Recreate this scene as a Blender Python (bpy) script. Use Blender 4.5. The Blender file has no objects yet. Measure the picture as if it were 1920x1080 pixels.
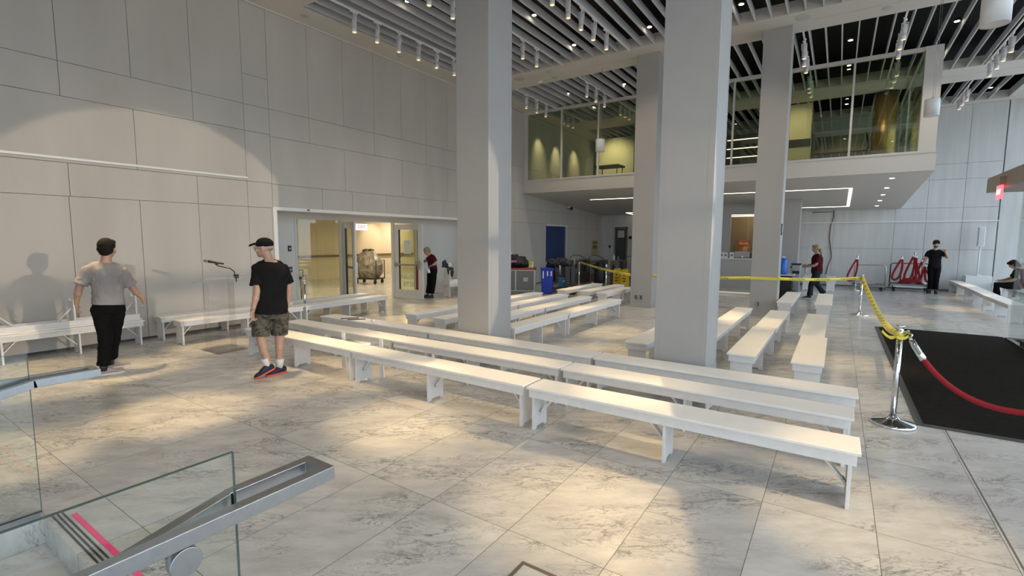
import bpy, bmesh, math, random
from mathutils import Vector, Matrix, noise as mnoise
from math import sin, cos, pi, radians as R, sqrt, atan2
random.seed(7)
C = bpy.context.scene.collection
scene = bpy.context.scene

# ------------------------------------------------------------------ camera
YAW, PITCH, ROLL, FPX, CAMH = 0.58901657, 0.0999851, 0.0043373, 911.95, 1.8
_f = Vector((-sin(YAW)*cos(PITCH), cos(YAW)*cos(PITCH), -sin(PITCH)))
_r0 = Vector((cos(YAW), sin(YAW), 0)); _u0 = _r0.cross(_f)
_r = cos(ROLL)*_r0 + sin(ROLL)*_u0; _u = -sin(ROLL)*_r0 + cos(ROLL)*_u0
cam_data = bpy.data.cameras.new('camera'); cam = bpy.data.objects.new('camera', cam_data); C.objects.link(cam)
cam_data.sensor_width = 36; cam_data.lens = FPX/1920*36; cam_data.clip_start = .02; cam_data.clip_end = 200
m = Matrix((( _r.x, _u.x, -_f.x), (_r.y, _u.y, -_f.y), (_r.z, _u.z, -_f.z))).to_4x4()
cam.matrix_world = Matrix.Translation((0, 0, CAMH)) @ m
scene.camera = cam

# ------------------------------------------------------------------ exposure, sky and the big lights
scene.view_settings.view_transform = 'Standard'; scene.view_settings.look = 'None'
scene.view_settings.gamma = 1; scene.view_settings.use_curve_mapping = False
scene.view_settings.exposure = 0.40
scene.cycles.transparent_max_bounces = 32; scene.cycles.max_bounces = 10; scene.cycles.diffuse_bounces = 6
world = bpy.data.worlds.new('world'); scene.world = world; world.use_nodes = True
nt = world.node_tree; bg = nt.nodes['Background']
tc = nt.nodes.new('ShaderNodeTexCoord'); sp = nt.nodes.new('ShaderNodeSeparateXYZ'); cr = nt.nodes.new('ShaderNodeValToRGB')
nt.links.new(tc.outputs['Generated'], sp.inputs[0]); 
mr = nt.nodes.new('ShaderNodeMapRange'); mr.inputs[1].default_value = -1; mr.inputs[2].default_value = 1
nt.links.new(sp.outputs['Z'], mr.inputs[0]); nt.links.new(mr.outputs[0], cr.inputs[0]); nt.links.new(cr.outputs[0], bg.inputs[0])
cr.color_ramp.elements[0].position = .44; cr.color_ramp.elements[0].color = (.42, .44, .46, 1)      # paving and streets
cr.color_ramp.elements[1].position = .56; cr.color_ramp.elements[1].color = (.73, .86, 1.0, 1)      # sky
SKY = 2.7
bg.inputs[1].default_value = SKY

def light(name, kind, loc, energy, color, target=None, **kw):
    d = bpy.data.lights.new(name, kind); d.energy = energy; d.color = color
    for k, v in kw.items(): setattr(d, k, v)
    o = bpy.data.objects.new(name, d); C.objects.link(o); o.location = loc
    if target is not None:
        o.rotation_euler = (Vector(target) - Vector(loc)).to_track_quat('-Z', 'Y').to_euler()
    return o
# low sun thrown back into the hall by a building across the street: comes in through the glass front
light('reflected_sun', 'SPOT', (11.65, 4.23, 3.84), 3900, (1.0, .76, .54), (-10.15, 3.87, 1.08), spot_size=R(15.5), spot_blend=.04, shadow_soft_size=.06)
# the glass front lets the daylight in (sampling portal only)
pl = light('facade_portal', 'AREA', (5.55, 8.5, 3.3), 1, (1, 1, 1), (0, 8.5, 3.3), shape='RECTANGLE', size=30, size_y=6.6)
pl.data.cycles.is_portal = True
pl = light('rear_window_portal', 'AREA', (2.55, -5.95, 2.6), 1, (1, 1, 1), (2.55, 0, 2.6), shape='RECTANGLE', size=6, size_y=5); pl.data.cycles.is_portal = True

# ------------------------------------------------------------------ materials
MATS = {}
def mat(name, col, rough=.6, metal=0.0, noise=0.0, nscale=6.0, bump=0.0, bscale=60.0, spec=.5, emit=None, estr=0, streak=None, coat=0):
    if name in MATS: return MATS[name]
    m = bpy.data.materials.new(name); m.use_nodes = True; MATS[name] = m
    n = m.node_tree.nodes; l = m.node_tree.links; b = n['Principled BSDF']
    b.inputs['Base Color'].default_value = (*col, 1); b.inputs['Roughness'].default_value = rough
    b.inputs['Metallic'].default_value = metal; b.inputs['Specular IOR Level'].default_value = spec
    if coat: b.inputs['Coat Weight'].default_value = coat; b.inputs['Coat Roughness'].default_value = .08
    if emit: b.inputs['Emission Color'].default_value = (*emit, 1); b.inputs['Emission Strength'].default_value = estr
    tc = n.new('ShaderNodeTexCoord')
    if noise or streak:
        nz = n.new('ShaderNodeTexNoise'); nz.inputs['Scale'].default_value = nscale; nz.inputs['Detail'].default_value = 6
        if streak:
            mp = n.new('ShaderNodeMapping'); mp.inputs['Scale'].default_value = streak
            l.new(tc.outputs['Object'], mp.inputs[0]); l.new(mp.outputs[0], nz.inputs[0])
        else: l.new(tc.outputs['Object'], nz.inputs[0])
        r = n.new('ShaderNodeValToRGB'); r.color_ramp.elements[0].position = .3; r.color_ramp.elements[1].position = .7
        r.color_ramp.elements[0].color = (*[c*(1-noise) for c in col], 1); r.color_ramp.elements[1].color = (*[min(1, c*(1+noise)) for c in col], 1)
        l.new(nz.outputs[0], r.inputs[0]); l.new(r.outputs[0], b.inputs['Base Color'])
    if bump:
        nb = n.new('ShaderNodeTexNoise'); nb.inputs['Scale'].default_value = bscale; nb.inputs['Detail'].default_value = 4
        bp = n.new('ShaderNodeBump'); bp.inputs['Strength'].default_value = bump; bp.inputs['Distance'].default_value = .01
        l.new(tc.outputs['Object'], nb.inputs[0]); l.new(nb.outputs[0], bp.inputs['Height']); l.new(bp.outputs[0], b.inputs['Normal'])
    return m
def glass(name, tint=(.9, .95, .93), refl=.06, rough=.01):
    if name in MATS: return MATS[name]
    m = bpy.data.materials.new(name); m.use_nodes = True; MATS[name] = m
    n = m.node_tree.nodes; l = m.node_tree.links; n.remove(n['Principled BSDF'])
    t = n.new('ShaderNodeBsdfTransparent'); t.inputs[0].default_value = (*tint, 1)
    g = n.new('ShaderNodeBsdfGlossy'); g.inputs['Roughness'].default_value = rough
    f = n.new('ShaderNodeLayerWeight'); f.inputs['Blend'].default_value = .5
    pw = n.new('ShaderNodeMath'); pw.operation = 'POWER'; pw.inputs[1].default_value = 5.0; l.new(f.outputs['Facing'], pw.inputs[0])
    mm = n.new('ShaderNodeMath'); mm.operation = 'MULTIPLY_ADD'; mm.inputs[1].default_value = .9; mm.inputs[2].default_value = refl; mm.use_clamp = True
    mx = n.new('ShaderNodeMixShader'); l.new(pw.outputs[0], mm.inputs[0]); l.new(mm.outputs[0], mx.inputs[0])
    l.new(t.outputs[0], mx.inputs[1]); l.new(g.outputs[0], mx.inputs[2]); l.new(mx.outputs[0], n['Material Output'].inputs[0])
    return m
def marble_mat():
    m = bpy.data.materials.new('marble_tiles'); m.use_nodes = True
    n = m.node_tree.nodes; l = m.node_tree.links; b = n['Principled BSDF']
    tc = n.new('ShaderNodeTexCoord'); s = n.new('ShaderNodeSeparateXYZ'); l.new(tc.outputs['Object'], s.inputs[0])
    def M(op, a, bb=None, c=None, clamp=False):
        k = n.new('ShaderNodeMath'); k.operation = op; k.use_clamp = clamp
        for i, v in enumerate((a, bb, c)):
            if v is None: continue
            if isinstance(v, (int, float)): k.inputs[i].default_value = v
            else: l.new(v, k.inputs[i])
        return k.outputs[0]
    tx = M('DIVIDE', M('ADD', s.outputs['X'], 100*.6345 - .300), .6345); ty = M('DIVIDE', M('ADD', s.outputs['Y'], 20*1.26 - 1.11), 1.26)
    fx = M('FRACT', tx); fy = M('FRACT', ty); ix = M('FLOOR', tx); iy = M('FLOOR', ty)
    dx = M('MULTIPLY', M('MINIMUM', fx, M('SUBTRACT', 1, fx)), .6345); dy = M('MULTIPLY', M('MINIMUM', fy, M('SUBTRACT', 1, fy)), 1.26)
    joint = M('LESS_THAN', M('MINIMUM', dx, dy), .002)
    big = M('LESS_THAN', M('ABSOLUTE', M('SUBTRACT', s.outputs['X'], .955)), .006)
    joint = M('MAXIMUM', joint, big)
    cm = n.new('ShaderNodeCombineXYZ'); l.new(ix, cm.inputs[0]); l.new(iy, cm.inputs[1])
    wn = n.new('ShaderNodeTexWhiteNoise'); wn.noise_dimensions = '2D'; l.new(cm.outputs[0], wn.inputs['Vector'])
    sc_ = n.new('ShaderNodeVectorMath'); sc_.operation = 'SCALE'; sc_.inputs['Scale'].default_value = 17; l.new(wn.outputs['Color'], sc_.inputs[0])
    ad = n.new('ShaderNodeVectorMath'); ad.operation = 'ADD'; l.new(tc.outputs['Object'], ad.inputs[0]); l.new(sc_.outputs[0], ad.inputs[1])
    m0 = n.new('ShaderNodeMapping'); m0.inputs['Rotation'].default_value = (0, 0, -.6); l.new(ad.outputs[0], m0.inputs[0])
    mp = n.new('ShaderNodeMapping'); mp.inputs['Scale'].default_value = (1, 2.6, 1); l.new(m0.outputs[0], mp.inputs[0])
    def vein(scale, dist, lo, hi, detail=10):
        z = n.new('ShaderNodeTexNoise'); z.inputs['Scale'].default_value = scale; z.inputs['Detail'].default_value = detail; z.inputs['Distortion'].default_value = dist; z.inputs['Roughness'].default_value = .62
        l.new(mp.outputs[0], z.inputs[0])
        v = M('ABSOLUTE', M('SUBTRACT', z.outputs[0], .5))
        mrr = n.new('ShaderNodeMapRange'); mrr.inputs[1].default_value = lo; mrr.inputs[2].default_value = hi; mrr.inputs[3].default_value = 1; mrr.inputs[4].default_value = 0
        l.new(v, mrr.inputs[0]); return mrr.outputs[0]
    v1 = vein(1.5, 1.1, 0.0, .02); v2 = vein(4.5, 1.6, 0.0, .028)
    msk = n.new('ShaderNodeTexNoise'); msk.inputs['Scale'].default_value = 1.3; l.new(mp.outputs[0], msk.inputs[0])
    mk = n.new('ShaderNodeMapRange'); mk.inputs[1].default_value = .42; mk.inputs[2].default_value = .62; l.new(msk.outputs[0], mk.inputs[0])
    v = M('MULTIPLY', M('ADD', M('MULTIPLY', v1, .65), M('MULTIPLY', v2, .75)), mk.outputs[0], clamp=True)
    cl = n.new('ShaderNodeTexNoise'); cl.inputs['Scale'].default_value = 2.2; cl.inputs['Detail'].default_value = 8; cl.inputs['Roughness'].default_value = .7; l.new(mp.outputs[0], cl.inputs[0])
    cr = n.new('ShaderNodeValToRGB'); cr.color_ramp.elements[0].position = .3; cr.color_ramp.elements[1].position = .62
    cr.color_ramp.elements[0].color = (.40, .39, .372, 1); cr.color_ramp.elements[1].color = (.56, .545, .52, 1); l.new(cl.outputs[0], cr.inputs[0])
    tv = M('MULTIPLY_ADD', wn.outputs['Value'], .14, .93)
    mu = n.new('ShaderNodeVectorMath'); mu.operation = 'SCALE'; l.new(cr.outputs[0], mu.inputs[0]); l.new(tv, mu.inputs['Scale'])
    mx = n.new('ShaderNodeMix'); mx.data_type = 'RGBA'; l.new(v, mx.inputs[0]); l.new(mu.outputs[0], mx.inputs[6]); mx.inputs[7].default_value = (.16, .16, .165, 1)
    mj = n.new('ShaderNodeMix'); mj.data_type = 'RGBA'; l.new(joint, mj.inputs[0]); l.new(mx.outputs[2], mj.inputs[6]); mj.inputs[7].default_value = (.14, .13, .115, 1)
    l.new(mj.outputs[2], b.inputs['Base Color']); b.inputs['Roughness'].default_value = .2; b.inputs['Specular IOR Level'].default_value = .5
    rr = n.new('ShaderNodeMapRange'); rr.inputs[3].default_value = .12; rr.inputs[4].default_value = .3; l.new(cl.outputs[0], rr.inputs[0]); l.new(rr.outputs[0], b.inputs['Roughness'])
    return m
MARBLE = marble_mat()
CONC = mat('pale_concrete', (.49, .462, .42), .75, noise=.07, nscale=1.5, bump=.12, bscale=90, streak=(1, 1, .25))
CONCF = mat('cast_concrete', (.56, .56, .55), .7, noise=.07, nscale=2.2, bump=.15, bscale=60, streak=(2.5, 2.5, .25))
DARK = mat('dark_joint', (.09, .085, .08), .9)
COLP = mat('painted_column', (.37, .36, .345), .55, noise=.03, nscale=2, bump=.05, bscale=120)
PLAST = mat('white_plaster', (.60, .57, .53), .6)
SLAT = mat('grey_baffle', (.56, .56, .57), .6)
VOID = mat('black_void', (.012, .012, .014), .9)
WPAINT = mat('white_bench_paint', (.80, .78, .75), .38, noise=.025, nscale=9, bump=.04, bscale=35)
WPAINT2 = mat('worn_bench_edge', (.74, .72, .70), .45, noise=.05, nscale=12, bump=.05, bscale=40)
WOODRAW = mat('bare_pine', (.52, .34, .2), .6, noise=.2, nscale=5, streak=(1, 8, 8))
METAL = mat('brushed_steel', (.40, .41, .42), .33, 1.0, noise=.06, nscale=30)
CHROME = mat('polished_chrome', (.78, .78, .8), .08, 1.0)
DARKM = mat('dark_metal', (.06, .06, .065), .35, .7)
BLACK = mat('black_plastic', (.018, .018, .02), .45)
WHITE = mat('white_plastic', (.75, .75, .74), .4)
FIXT = mat('white_fixture_metal', (.8, .79, .77), .4)
FRAME = mat('light_grey_frame', (.62, .62, .6), .4)
LENS = mat('lit_lens', (.9, .75, .5), .3, emit=(1, .66, .32), estr=.9)
LAMP = mat('lit_downlight', (1, 1, 1), .3, emit=(1, .86, .66), estr=14)
LED = mat('led_strip', (1, 1, 1), .3, emit=(1, .84, .58), estr=3.4)
YEL = mat('yellow_tape', (.78, .66, .08), .4)
REDV = mat('red_velvet', (.30, .006, .014), .8, bump=.2, bscale=200)
MATM = mat('black_entrance_mat', (.014, .012, .009), .97, spec=.08, noise=.3, nscale=14, bump=.6, bscale=220)
GLS = glass('clear_glass', (.93, .965, .95), .06)
GLSF = glass('facade_glass', (.97, .99, 1.0), .05)
GLSM = glass('tinted_window_glass', (.80, .85, .76), .08)
GLSD = glass('door_glass', (.90, .92, .84), .06)
ACR = glass('clear_acrylic', (.975, .975, .975), .04, .03)

# ------------------------------------------------------------------ mesh helpers
class MB:
    def __init__(s): s.bm = bmesh.new(); s.mi = 0
    def _f(s, vs, smooth=False):
        try: f = s.bm.faces.new(vs)
        except ValueError: return
        f.material_index = s.mi; f.smooth = smooth
    def box(s, a, b, mi=None, M=None):
        if mi is not None: s.mi = mi
        x0, y0, z0 = a; x1, y1, z1 = b
        x0, x1 = min(x0, x1), max(x0, x1); y0, y1 = min(y0, y1), max(y0, y1); z0, z1 = min(z0, z1), max(z0, z1)
        P = [Vector(p) for p in ((x0,y0,z0),(x1,y0,z0),(x1,y1,z0),(x0,y1,z0),(x0,y0,z1),(x1,y0,z1),(x1,y1,z1),(x0,y1,z1))]
        if M: P = [M @ p for p in P]
        v = [s.bm.verts.new(p) for p in P]
        for q in ((3,2,1,0),(4,5,6,7),(0,1,5,4),(1,2,6,5),(2,3,7,6),(3,0,4,7)): s._f([v[i] for i in q])
        return s
    def beam(s, p, q, w, h, up=(0, 0, 1)):
        p, q = Vector(p), Vector(q); d = (q-p).normalized(); sd = d.cross(Vector(up)).normalized(); u = sd.cross(d)
        rs = []
        for c in (p, q): rs.append([s.bm.verts.new(c + sd*a*w/2 + u*b*h/2) for a, b in ((-1,-1),(1,-1),(1,1),(-1,1))])
        s._f(rs[0][::-1]); s._f(rs[1])
        for i in range(4): s._f([rs[0][i], rs[0][(i+1)%4], rs[1][(i+1)%4], rs[1][i]])
        return s
    def cyl(s, p, q, r, r2=None, n=16, caps=True):
        return s.tube([p, q], [r, r if r2 is None else r2], n, caps)
    def tube(s, pts, r, n=10, caps=True, closed=False):
        pts = [Vector(p) for p in pts]; k = len(pts); rr = r if isinstance(r, (list, tuple)) else [r]*k
        rings = []; prev = None
        for i, p in enumerate(pts):
            if closed: d = pts[(i+1)%k] - pts[i-1]
            else: d = (pts[min(i+1, k-1)] - pts[max(i-1, 0)])
            d.normalize()
            if prev is None:
                a = Vector((0, 0, 1)) if abs(d.z) < .9 else Vector((1, 0, 0))
                u = d.cross(a).normalized()
            else: u = (prev - d*prev.dot(d)).normalized()
            prev = u; w = d.cross(u)
            rings.append([s.bm.verts.new(p + (u*cos(2*pi*j/n) + w*sin(2*pi*j/n))*rr[i]) for j in range(n)])
        for i in range(k if closed else k-1):
            A, B = rings[i], rings[(i+1)%k]
            for j in range(n): s._f([A[j], A[(j+1)%n], B[(j+1)%n], B[j]], True)
        if caps and not closed: s._f(rings[0][::-1]); s._f(rings[-1])
        return s
    def lathe(s, c, prof, n=24, M=None):
        c = Vector(c); rings = []
        for r, z in prof:
            ring = []
            for j in range(n):
                p = Vector((r*cos(2*pi*j/n), r*sin(2*pi*j/n), z))
                if M: p = M @ p
                ring.append(s.bm.verts.new(c + p))
            rings.append(ring)
        for A, B in zip(rings, rings[1:]):
            for j in range(n): s._f([A[j], A[(j+1)%n], B[(j+1)%n], B[j]], True)
        s._f(rings[0][::-1]); s._f(rings[-1]); return s
    def prism(s, poly, ax, a, b):
        """poly: 2D points in the plane normal to axis ax, extruded a..b"""
        def P(u, v, t): return {0: (t, u, v), 1: (u, t, v), 2: (u, v, t)}[ax]
        A = [s.bm.verts.new(P(u, v, a)) for u, v in poly]; B = [s.bm.verts.new(P(u, v, b)) for u, v in poly]
        s._f(A[::-1]); s._f(B); n = len(poly)
        for i in range(n): s._f([A[i], A[(i+1)%n], B[(i+1)%n], B[i]])
        return s
    def ell(s, c, r, M=None, n=16, k=10):
        c = Vector(c); rings = []
        for i in range(1, k):
            t = pi*i/k; ring = []
            for j in range(n):
                p = Vector((r[0]*sin(t)*cos(2*pi*j/n), r[1]*sin(t)*sin(2*pi*j/n), r[2]*cos(t)))
                ring.append(s.bm.verts.new(c + (M @ p if M else p)))
            rings.append(ring)
        tp, bt = Vector((0, 0, r[2])), Vector((0, 0, -r[2]))
        T = s.bm.verts.new(c + (M @ tp if M else tp)); B = s.bm.verts.new(c + (M @ bt if M else bt))
        for j in range(n): s._f([T, rings[0][j], rings[0][(j+1)%n]], True); s._f([B, rings[-1][(j+1)%n], rings[-1][j]], True)
        for A, D in zip(rings, rings[1:]):
            for j in range(n): s._f([A[j], D[j], D[(j+1)%n], A[(j+1)%n]], True)
        return s
    def loft(s, rings, n=20, smooth=True):
        """rings: (centre, axisA, axisB) ellipse half axes as vectors"""
        RR = []
        for c, a, b in rings:
            c, a, b = Vector(c), Vector(a), Vector(b)
            RR.append([s.bm.verts.new(c + a*cos(2*pi*j/n) + b*sin(2*pi*j/n)) for j in range(n)])
        for A, B in zip(RR, RR[1:]):
            for j in range(n): s._f([A[j], A[(j+1)%n], B[(j+1)%n], B[j]], smooth)
        s._f(RR[0][::-1], smooth); s._f(RR[-1], smooth); return s
    def strip(s, pts, wv):
        """flat ribbon with two faces along pts, width vectors wv; has uv"""
        a = [s.bm.verts.new(Vector(p) - Vector(w)/2) for p, w in zip(pts, wv)]; b = [s.bm.verts.new(Vector(p) + Vector(w)/2) for p, w in zip(pts, wv)]
        for i in range(len(pts)-1): s._f([a[i], a[i+1], b[i+1], b[i]], True)
        return s
    def build(s, name, mats, parent=None, bevel=0, recalc=True, solid=0):
        if recalc: bmesh.ops.recalc_face_normals(s.bm, faces=s.bm.faces)
        me = bpy.data.meshes.new(name); s.bm.to_mesh(me); s.bm.free()
        for m_ in (mats if isinstance(mats, (list, tuple)) else [mats]): me.materials.append(m_)
        o = bpy.data.objects.new(name, me); C.objects.link(o)
        if parent: o.parent = parent
        if bevel:
            md = o.modifiers.new('bevel', 'BEVEL'); md.width = bevel; md.segments = 2; md.limit_method = 'ANGLE'; md.angle_limit = R(40)
        if solid:
            md = o.modifiers.new('thickness', 'SOLIDIFY'); md.thickness = solid; md.offset = 0
        return o
def tag(o, label=None, cat=None, group=None, kind=None):
    if label: o['label'] = label
    if cat: o['category'] = cat
    if group: o['group'] = group
    if kind: o['kind'] = kind
    return o
def empty(name, loc=(0, 0, 0), rz=0):
    o = bpy.data.objects.new(name, None); C.objects.link(o); o.location = loc; o.rotation_euler = (0, 0, rz); o.empty_display_size = .1; return o
def thing(name, label, cat, loc=(0, 0, 0), rz=0, group=None): return tag(empty(name, loc, rz), label, cat, group)
KIDS = {}
def children(o): return [c for c in bpy.data.objects if c.parent == o]
def copy_tree(o, parent=None, kids=None):
    c = o.copy(); C.objects.link(c); c.parent = parent
    for ch in (kids if kids is not None else children(o)): copy_tree(ch, c)
    return c
def struct(o): o['kind'] = 'structure'; return o
def box_obj(name, a, b, m_, parent=None, bevel=0): return MB().box(a, b).build(name, m_, parent, bevel)
def text_obj(name, body, size, loc, rot, m_, parent=None, ext=.002, sx=1):
    cu = bpy.data.curves.new(name, 'FONT'); cu.body = body; cu.size = size; cu.extrude = ext; cu.align_x = 'CENTER'; cu.align_y = 'CENTER'; cu.resolution_u = 2
    cu.materials.append(m_); o = bpy.data.objects.new(name, cu); C.objects.link(o); o.location = loc; o.rotation_euler = rot; o.scale = (sx, 1, 1)
    if parent: o.parent = parent
    dg = bpy.context.evaluated_depsgraph_get(); me = bpy.data.meshes.new_from_object(o.evaluated_get(dg)); me.name = name
    q = bpy.data.objects.new(name, me); C.objects.link(q); q.location = loc; q.rotation_euler = rot; q.scale = (sx, 1, 1); q.parent = parent
    bpy.data.objects.remove(o); q.name = name; return q
ORD = ['first', 'second', 'third', 'fourth', 'fifth', 'sixth', 'seventh', 'eighth', 'ninth', 'tenth', 'eleventh', 'twelfth']

# ================================================================== THE HALL
XW, YF, ZC, XG = -10.15, 23.3, 6.52, 5.6
SH = (-4.15, -1.66, .795)      # stair opening x0, x1, y1
# floor with the stair opening
b = MB()
for a, c in (((XW-1.1, SH[2]), (XG, YF+.2)), ((XW-1.1, -5), (SH[0], SH[2])), ((SH[1], -5), (XG, SH[2]))):
    b.box((a[0], a[1], -.2), (c[0], c[1], 0))
struct(b.build('floor', MARBLE))
# left wall: separate slabs over a dark backing
def panel_wall(name, rects, x, th, matp, backing):
    w = MB(); w.mi = 0
    for (y0, y1, z0, z1) in rects: w.box((x-th, y0+.0035, z0+.0035), (x, y1-.0035, z1-.0035))
    w.mi = 1
    for (y0, y1, z0, z1) in backing: w.box((x-th-.2, y0, z0), (x-th, y1, z1))
    return struct(w.build(name, [matp, DARK]))
D0 = 5.97; D1 = 13.4; DT = 2.41
rects = []
def cuts(ys, z0, z1):
    for a, c in zip(ys, ys[1:]): rects.append((a, c, z0, z1))
G = [.69, 1.635, 2.58, 3.52, 4.46, 5.40, 5.93]; lo = [-6, -3, -1.2]
cuts(lo + [.69, 2.58, 3.52, 4.46, 5.40, D0-.04], 0.04, 2.445)
cuts(lo + [.69, 2.6, 4.46, 5.40, 5.93], 2.445, 2.965)
cuts(lo + [1.635, 3.52, 5.40, 5.93], 2.965, 3.98)
cuts(lo + [.69, 2.58, 4.46, 5.40, 5.93], 3.98, 4.505)
cuts(lo + [1.635, 2.58, 3.52, 4.46, 5.40], 4.505, ZC)
cuts([5.40, 5.93], 4.505, 5.1); cuts([5.40, 5.93], 5.1, ZC)
U = [5.93, 6.87, 7.81, 8.75, 9.69, 10.65, 11.57, 12.5, 13.45, 14.4, 15.35, 16.3, 17.25, 19.1, 21.0, YF]
cuts(U, 4.51, ZC); cuts([5.93, 6.87, 8.75, 10.65, 12.5, 14.4, 16.3, 18.2, 20.1, 22, YF], 3.95, 4.51)
cuts([5.93, 7.81, 9.69, 11.57, 13.45, 15.35, 17.25, 19.1, 21, YF], 2.955, 3.95)
cuts([5.93, 7.15, 8.0, 9.1, 10.3, 11.4, 12.6, 13.45, 15.35, 17.72], DT+.03, 2.955); cuts([17.72, 19.62], 2.42, 2.955); cuts([19.62, 21.6, YF], 2.3, 2.955)
cuts([D1, 15.35, 17.72], .04, DT+.03); cuts([19.62, 21.6, YF], .04, 2.3)
panel_wall('wall_left', rects, XW, .04, CONC, [(-6, D0, 0, ZC), (D0, D1, DT+.02, ZC), (D1, 17.72, 0, ZC), (17.72, 19.62, 2.42, ZC), (19.62, YF+.3, 0, ZC)])
# far wall
w = MB(); xs = [XW, -7.4, -5.2, -3.0, -.2, 1.7, 2.6, 3.59, 4.5]
for z0, z1 in ((.05, 1.5), (1.5, 2.99), (2.99, 3.99), (3.99, 4.53), (4.53, ZC)):
    for i, (a, c) in enumerate(zip(xs, xs[1:])):
        w.box((a+.004, YF, z0+.004), (c-.004, YF+.06, z1-.004))
w.box((4.53, YF, 0), (XG+.6, YF+.06, ZC)); w.mi = 1; w.box((XW-.3, YF+.06, 0), (XG+.6, YF+.3, ZC))
struct(w.build('wall_far', [CONCF, mat('grey_wall_joint', (.3, .3, .29), .9)]))
struct(MB().box((XW-.3, -6.2, 0), (-.5, -6, ZC)).box((-.5, -6.2, 0), (XG+.3, -6, .1)).box((-.5, -6.2, 5.2), (XG+.3, -6, ZC)).build('wall_behind', CONC))
# thin white rails on the walls
tag(box_obj('wall_rail', (XW, -5.5, 3.01), (XW+.05, 5.40, 3.045), WHITE), 'long thin white rail fixed high on the grey panelled wall', 'rail')
tag(box_obj('wall_rail', (-1.35, YF-.05, 2.49), (4.53, YF, 2.525), WHITE), 'thin white rail on the far concrete wall above the trolleys', 'rail')
# stair well: descending treads, side walls, nosings
s = MB()
for i in range(9): s.box((SH[0], SH[2]-.30*(i+1), -.165*(i+1)-.12), (SH[1], SH[2]-.30*i, -.165*(i+1)))
for i in range(9): s.box((SH[0], SH[2]-.30*i-.001, -.165*(i+1)), (SH[1], SH[2]-.30*i+.02 if i else SH[2]+.0, -.165*i-.0005 if i else -.001))
st = struct(s.build('floor_stair', MARBLE))
struct(MB().box((SH[0]-.15, -3.2, -1.9), (SH[0], SH[2], -.2)).box((SH[1], -3.2, -1.9), (SH[1]+.15, SH[2], -.2)).box((SH[0], SH[2], -1.9), (SH[1], SH[2]+.1, -.2)).build('wall_stairwell', MARBLE))
for k, (nm, y0, y1, mm) in enumerate((('top', .828, .838, DARKM), ('top', .852, .862, DARKM), ('top', .876, .886, DARKM))):
    tag(box_obj('stair_grip_strip', (SH[0]+.02, y0, .0005), (SH[1]-.12, y1, .004), mm), 'dark anti slip strip across the head of the stair, %s from the edge' % ORD[k], 'grip strip', 'grip strips at the stair head')
PINK = mat('pink_tape', (.95, .06, .22), .6)
tag(box_obj('floor_tape', (SH[0]+.10, .905, .0005), (SH[1]-.16, .935, .003), PINK), 'bright pink tape stuck along the head of the stair', 'tape')

# columns
COLS = [(-4.735, -4.155, 5.61, 6.19, 'square grey column behind the front bench rows, beside the two men'), (-1.735, -1.15, 5.61, 6.17, 'widest square grey column in the middle of the bench rows'),
        (-4.60, -4.03, 12.65, 13.2, 'far square grey column with two wall sockets near its foot, before the turnstiles'), (-1.69, -1.12, 12.75, 13.3, 'far square grey column with the yellow tape tied round it'), (-2.1, -1.17, 19.9, 20.5, 'wide short column below the mezzanine beside the steel post')]
for i, (x0, x1, y0, y1, lb) in enumerate(COLS):
    t = thing('column', lb, 'column', ((x0+x1)/2, (y0+y1)/2, 0))
    hx, hy = (x1-x0)/2, (y1-y0)/2; top = ZC if i < 4 else 3.3
    MB().box((-hx, -hy, 0), (hx, hy, top)).build('shaft', COLP, t, .004)
    c = MB()
    for sx in (-1, 1):
        for yy in (-hy+.07, hy-.07): c.box((sx*hx, yy-.002, 0), (sx*(hx+.0012), yy+.002, top))
        c.box((sx*(hx-.06)-.002, -hy-.0012, 0), (sx*(hx-.06)+.002, -hy, top))
    c.build('corner_seam', mat('grey_seam', (.36, .35, .34), .7), t)
    if i < 4: MB().box((-hx-.006, -hy-.006, 0), (hx+.006, hy+.006, .34 if i < 2 else .1)).build('base_panel', COLP, t, .003)
def outlet(x, y, z, lab, m_=METAL, face=-1):
    t = thing('wall_socket', lab, 'socket', (x, y, z))
    MB().box((-.04, -.012, -.06), (.04, 0, .06)).build('cover_plate', m_, t, .003)
    MB().box((-.018, -.016, -.038), (.018, -.011, -.008)).box((-.018, -.016, .008), (.018, -.011, .038)).build('receptacle', DARKM, t)
outlet(-4.44, 12.644, .27, 'metal wall socket on the far left column, nearer its outer edge'); outlet(-4.30, 12.644, .27, 'metal wall socket on the far left column, nearer the middle'); outlet(-1.50, 12.744, .30, 'single grey wall socket low on the taped column')
for x, y, lb in ((-4.14, 12.9, 0), (-1.1, 13.0, 1)):
    if lb:
        t = thing('column_sign', 'small black and white notice on the side of the taped column', 'sign', (-1.12, 12.86, 2.05))
        MB().box((0, -.03, -.13), (.02, .05, .13)).build('plate', BLACK, t); MB().box((.02, -.02, -.06), (.023, .04, .08)).build('paper', WHITE, t)

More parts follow.
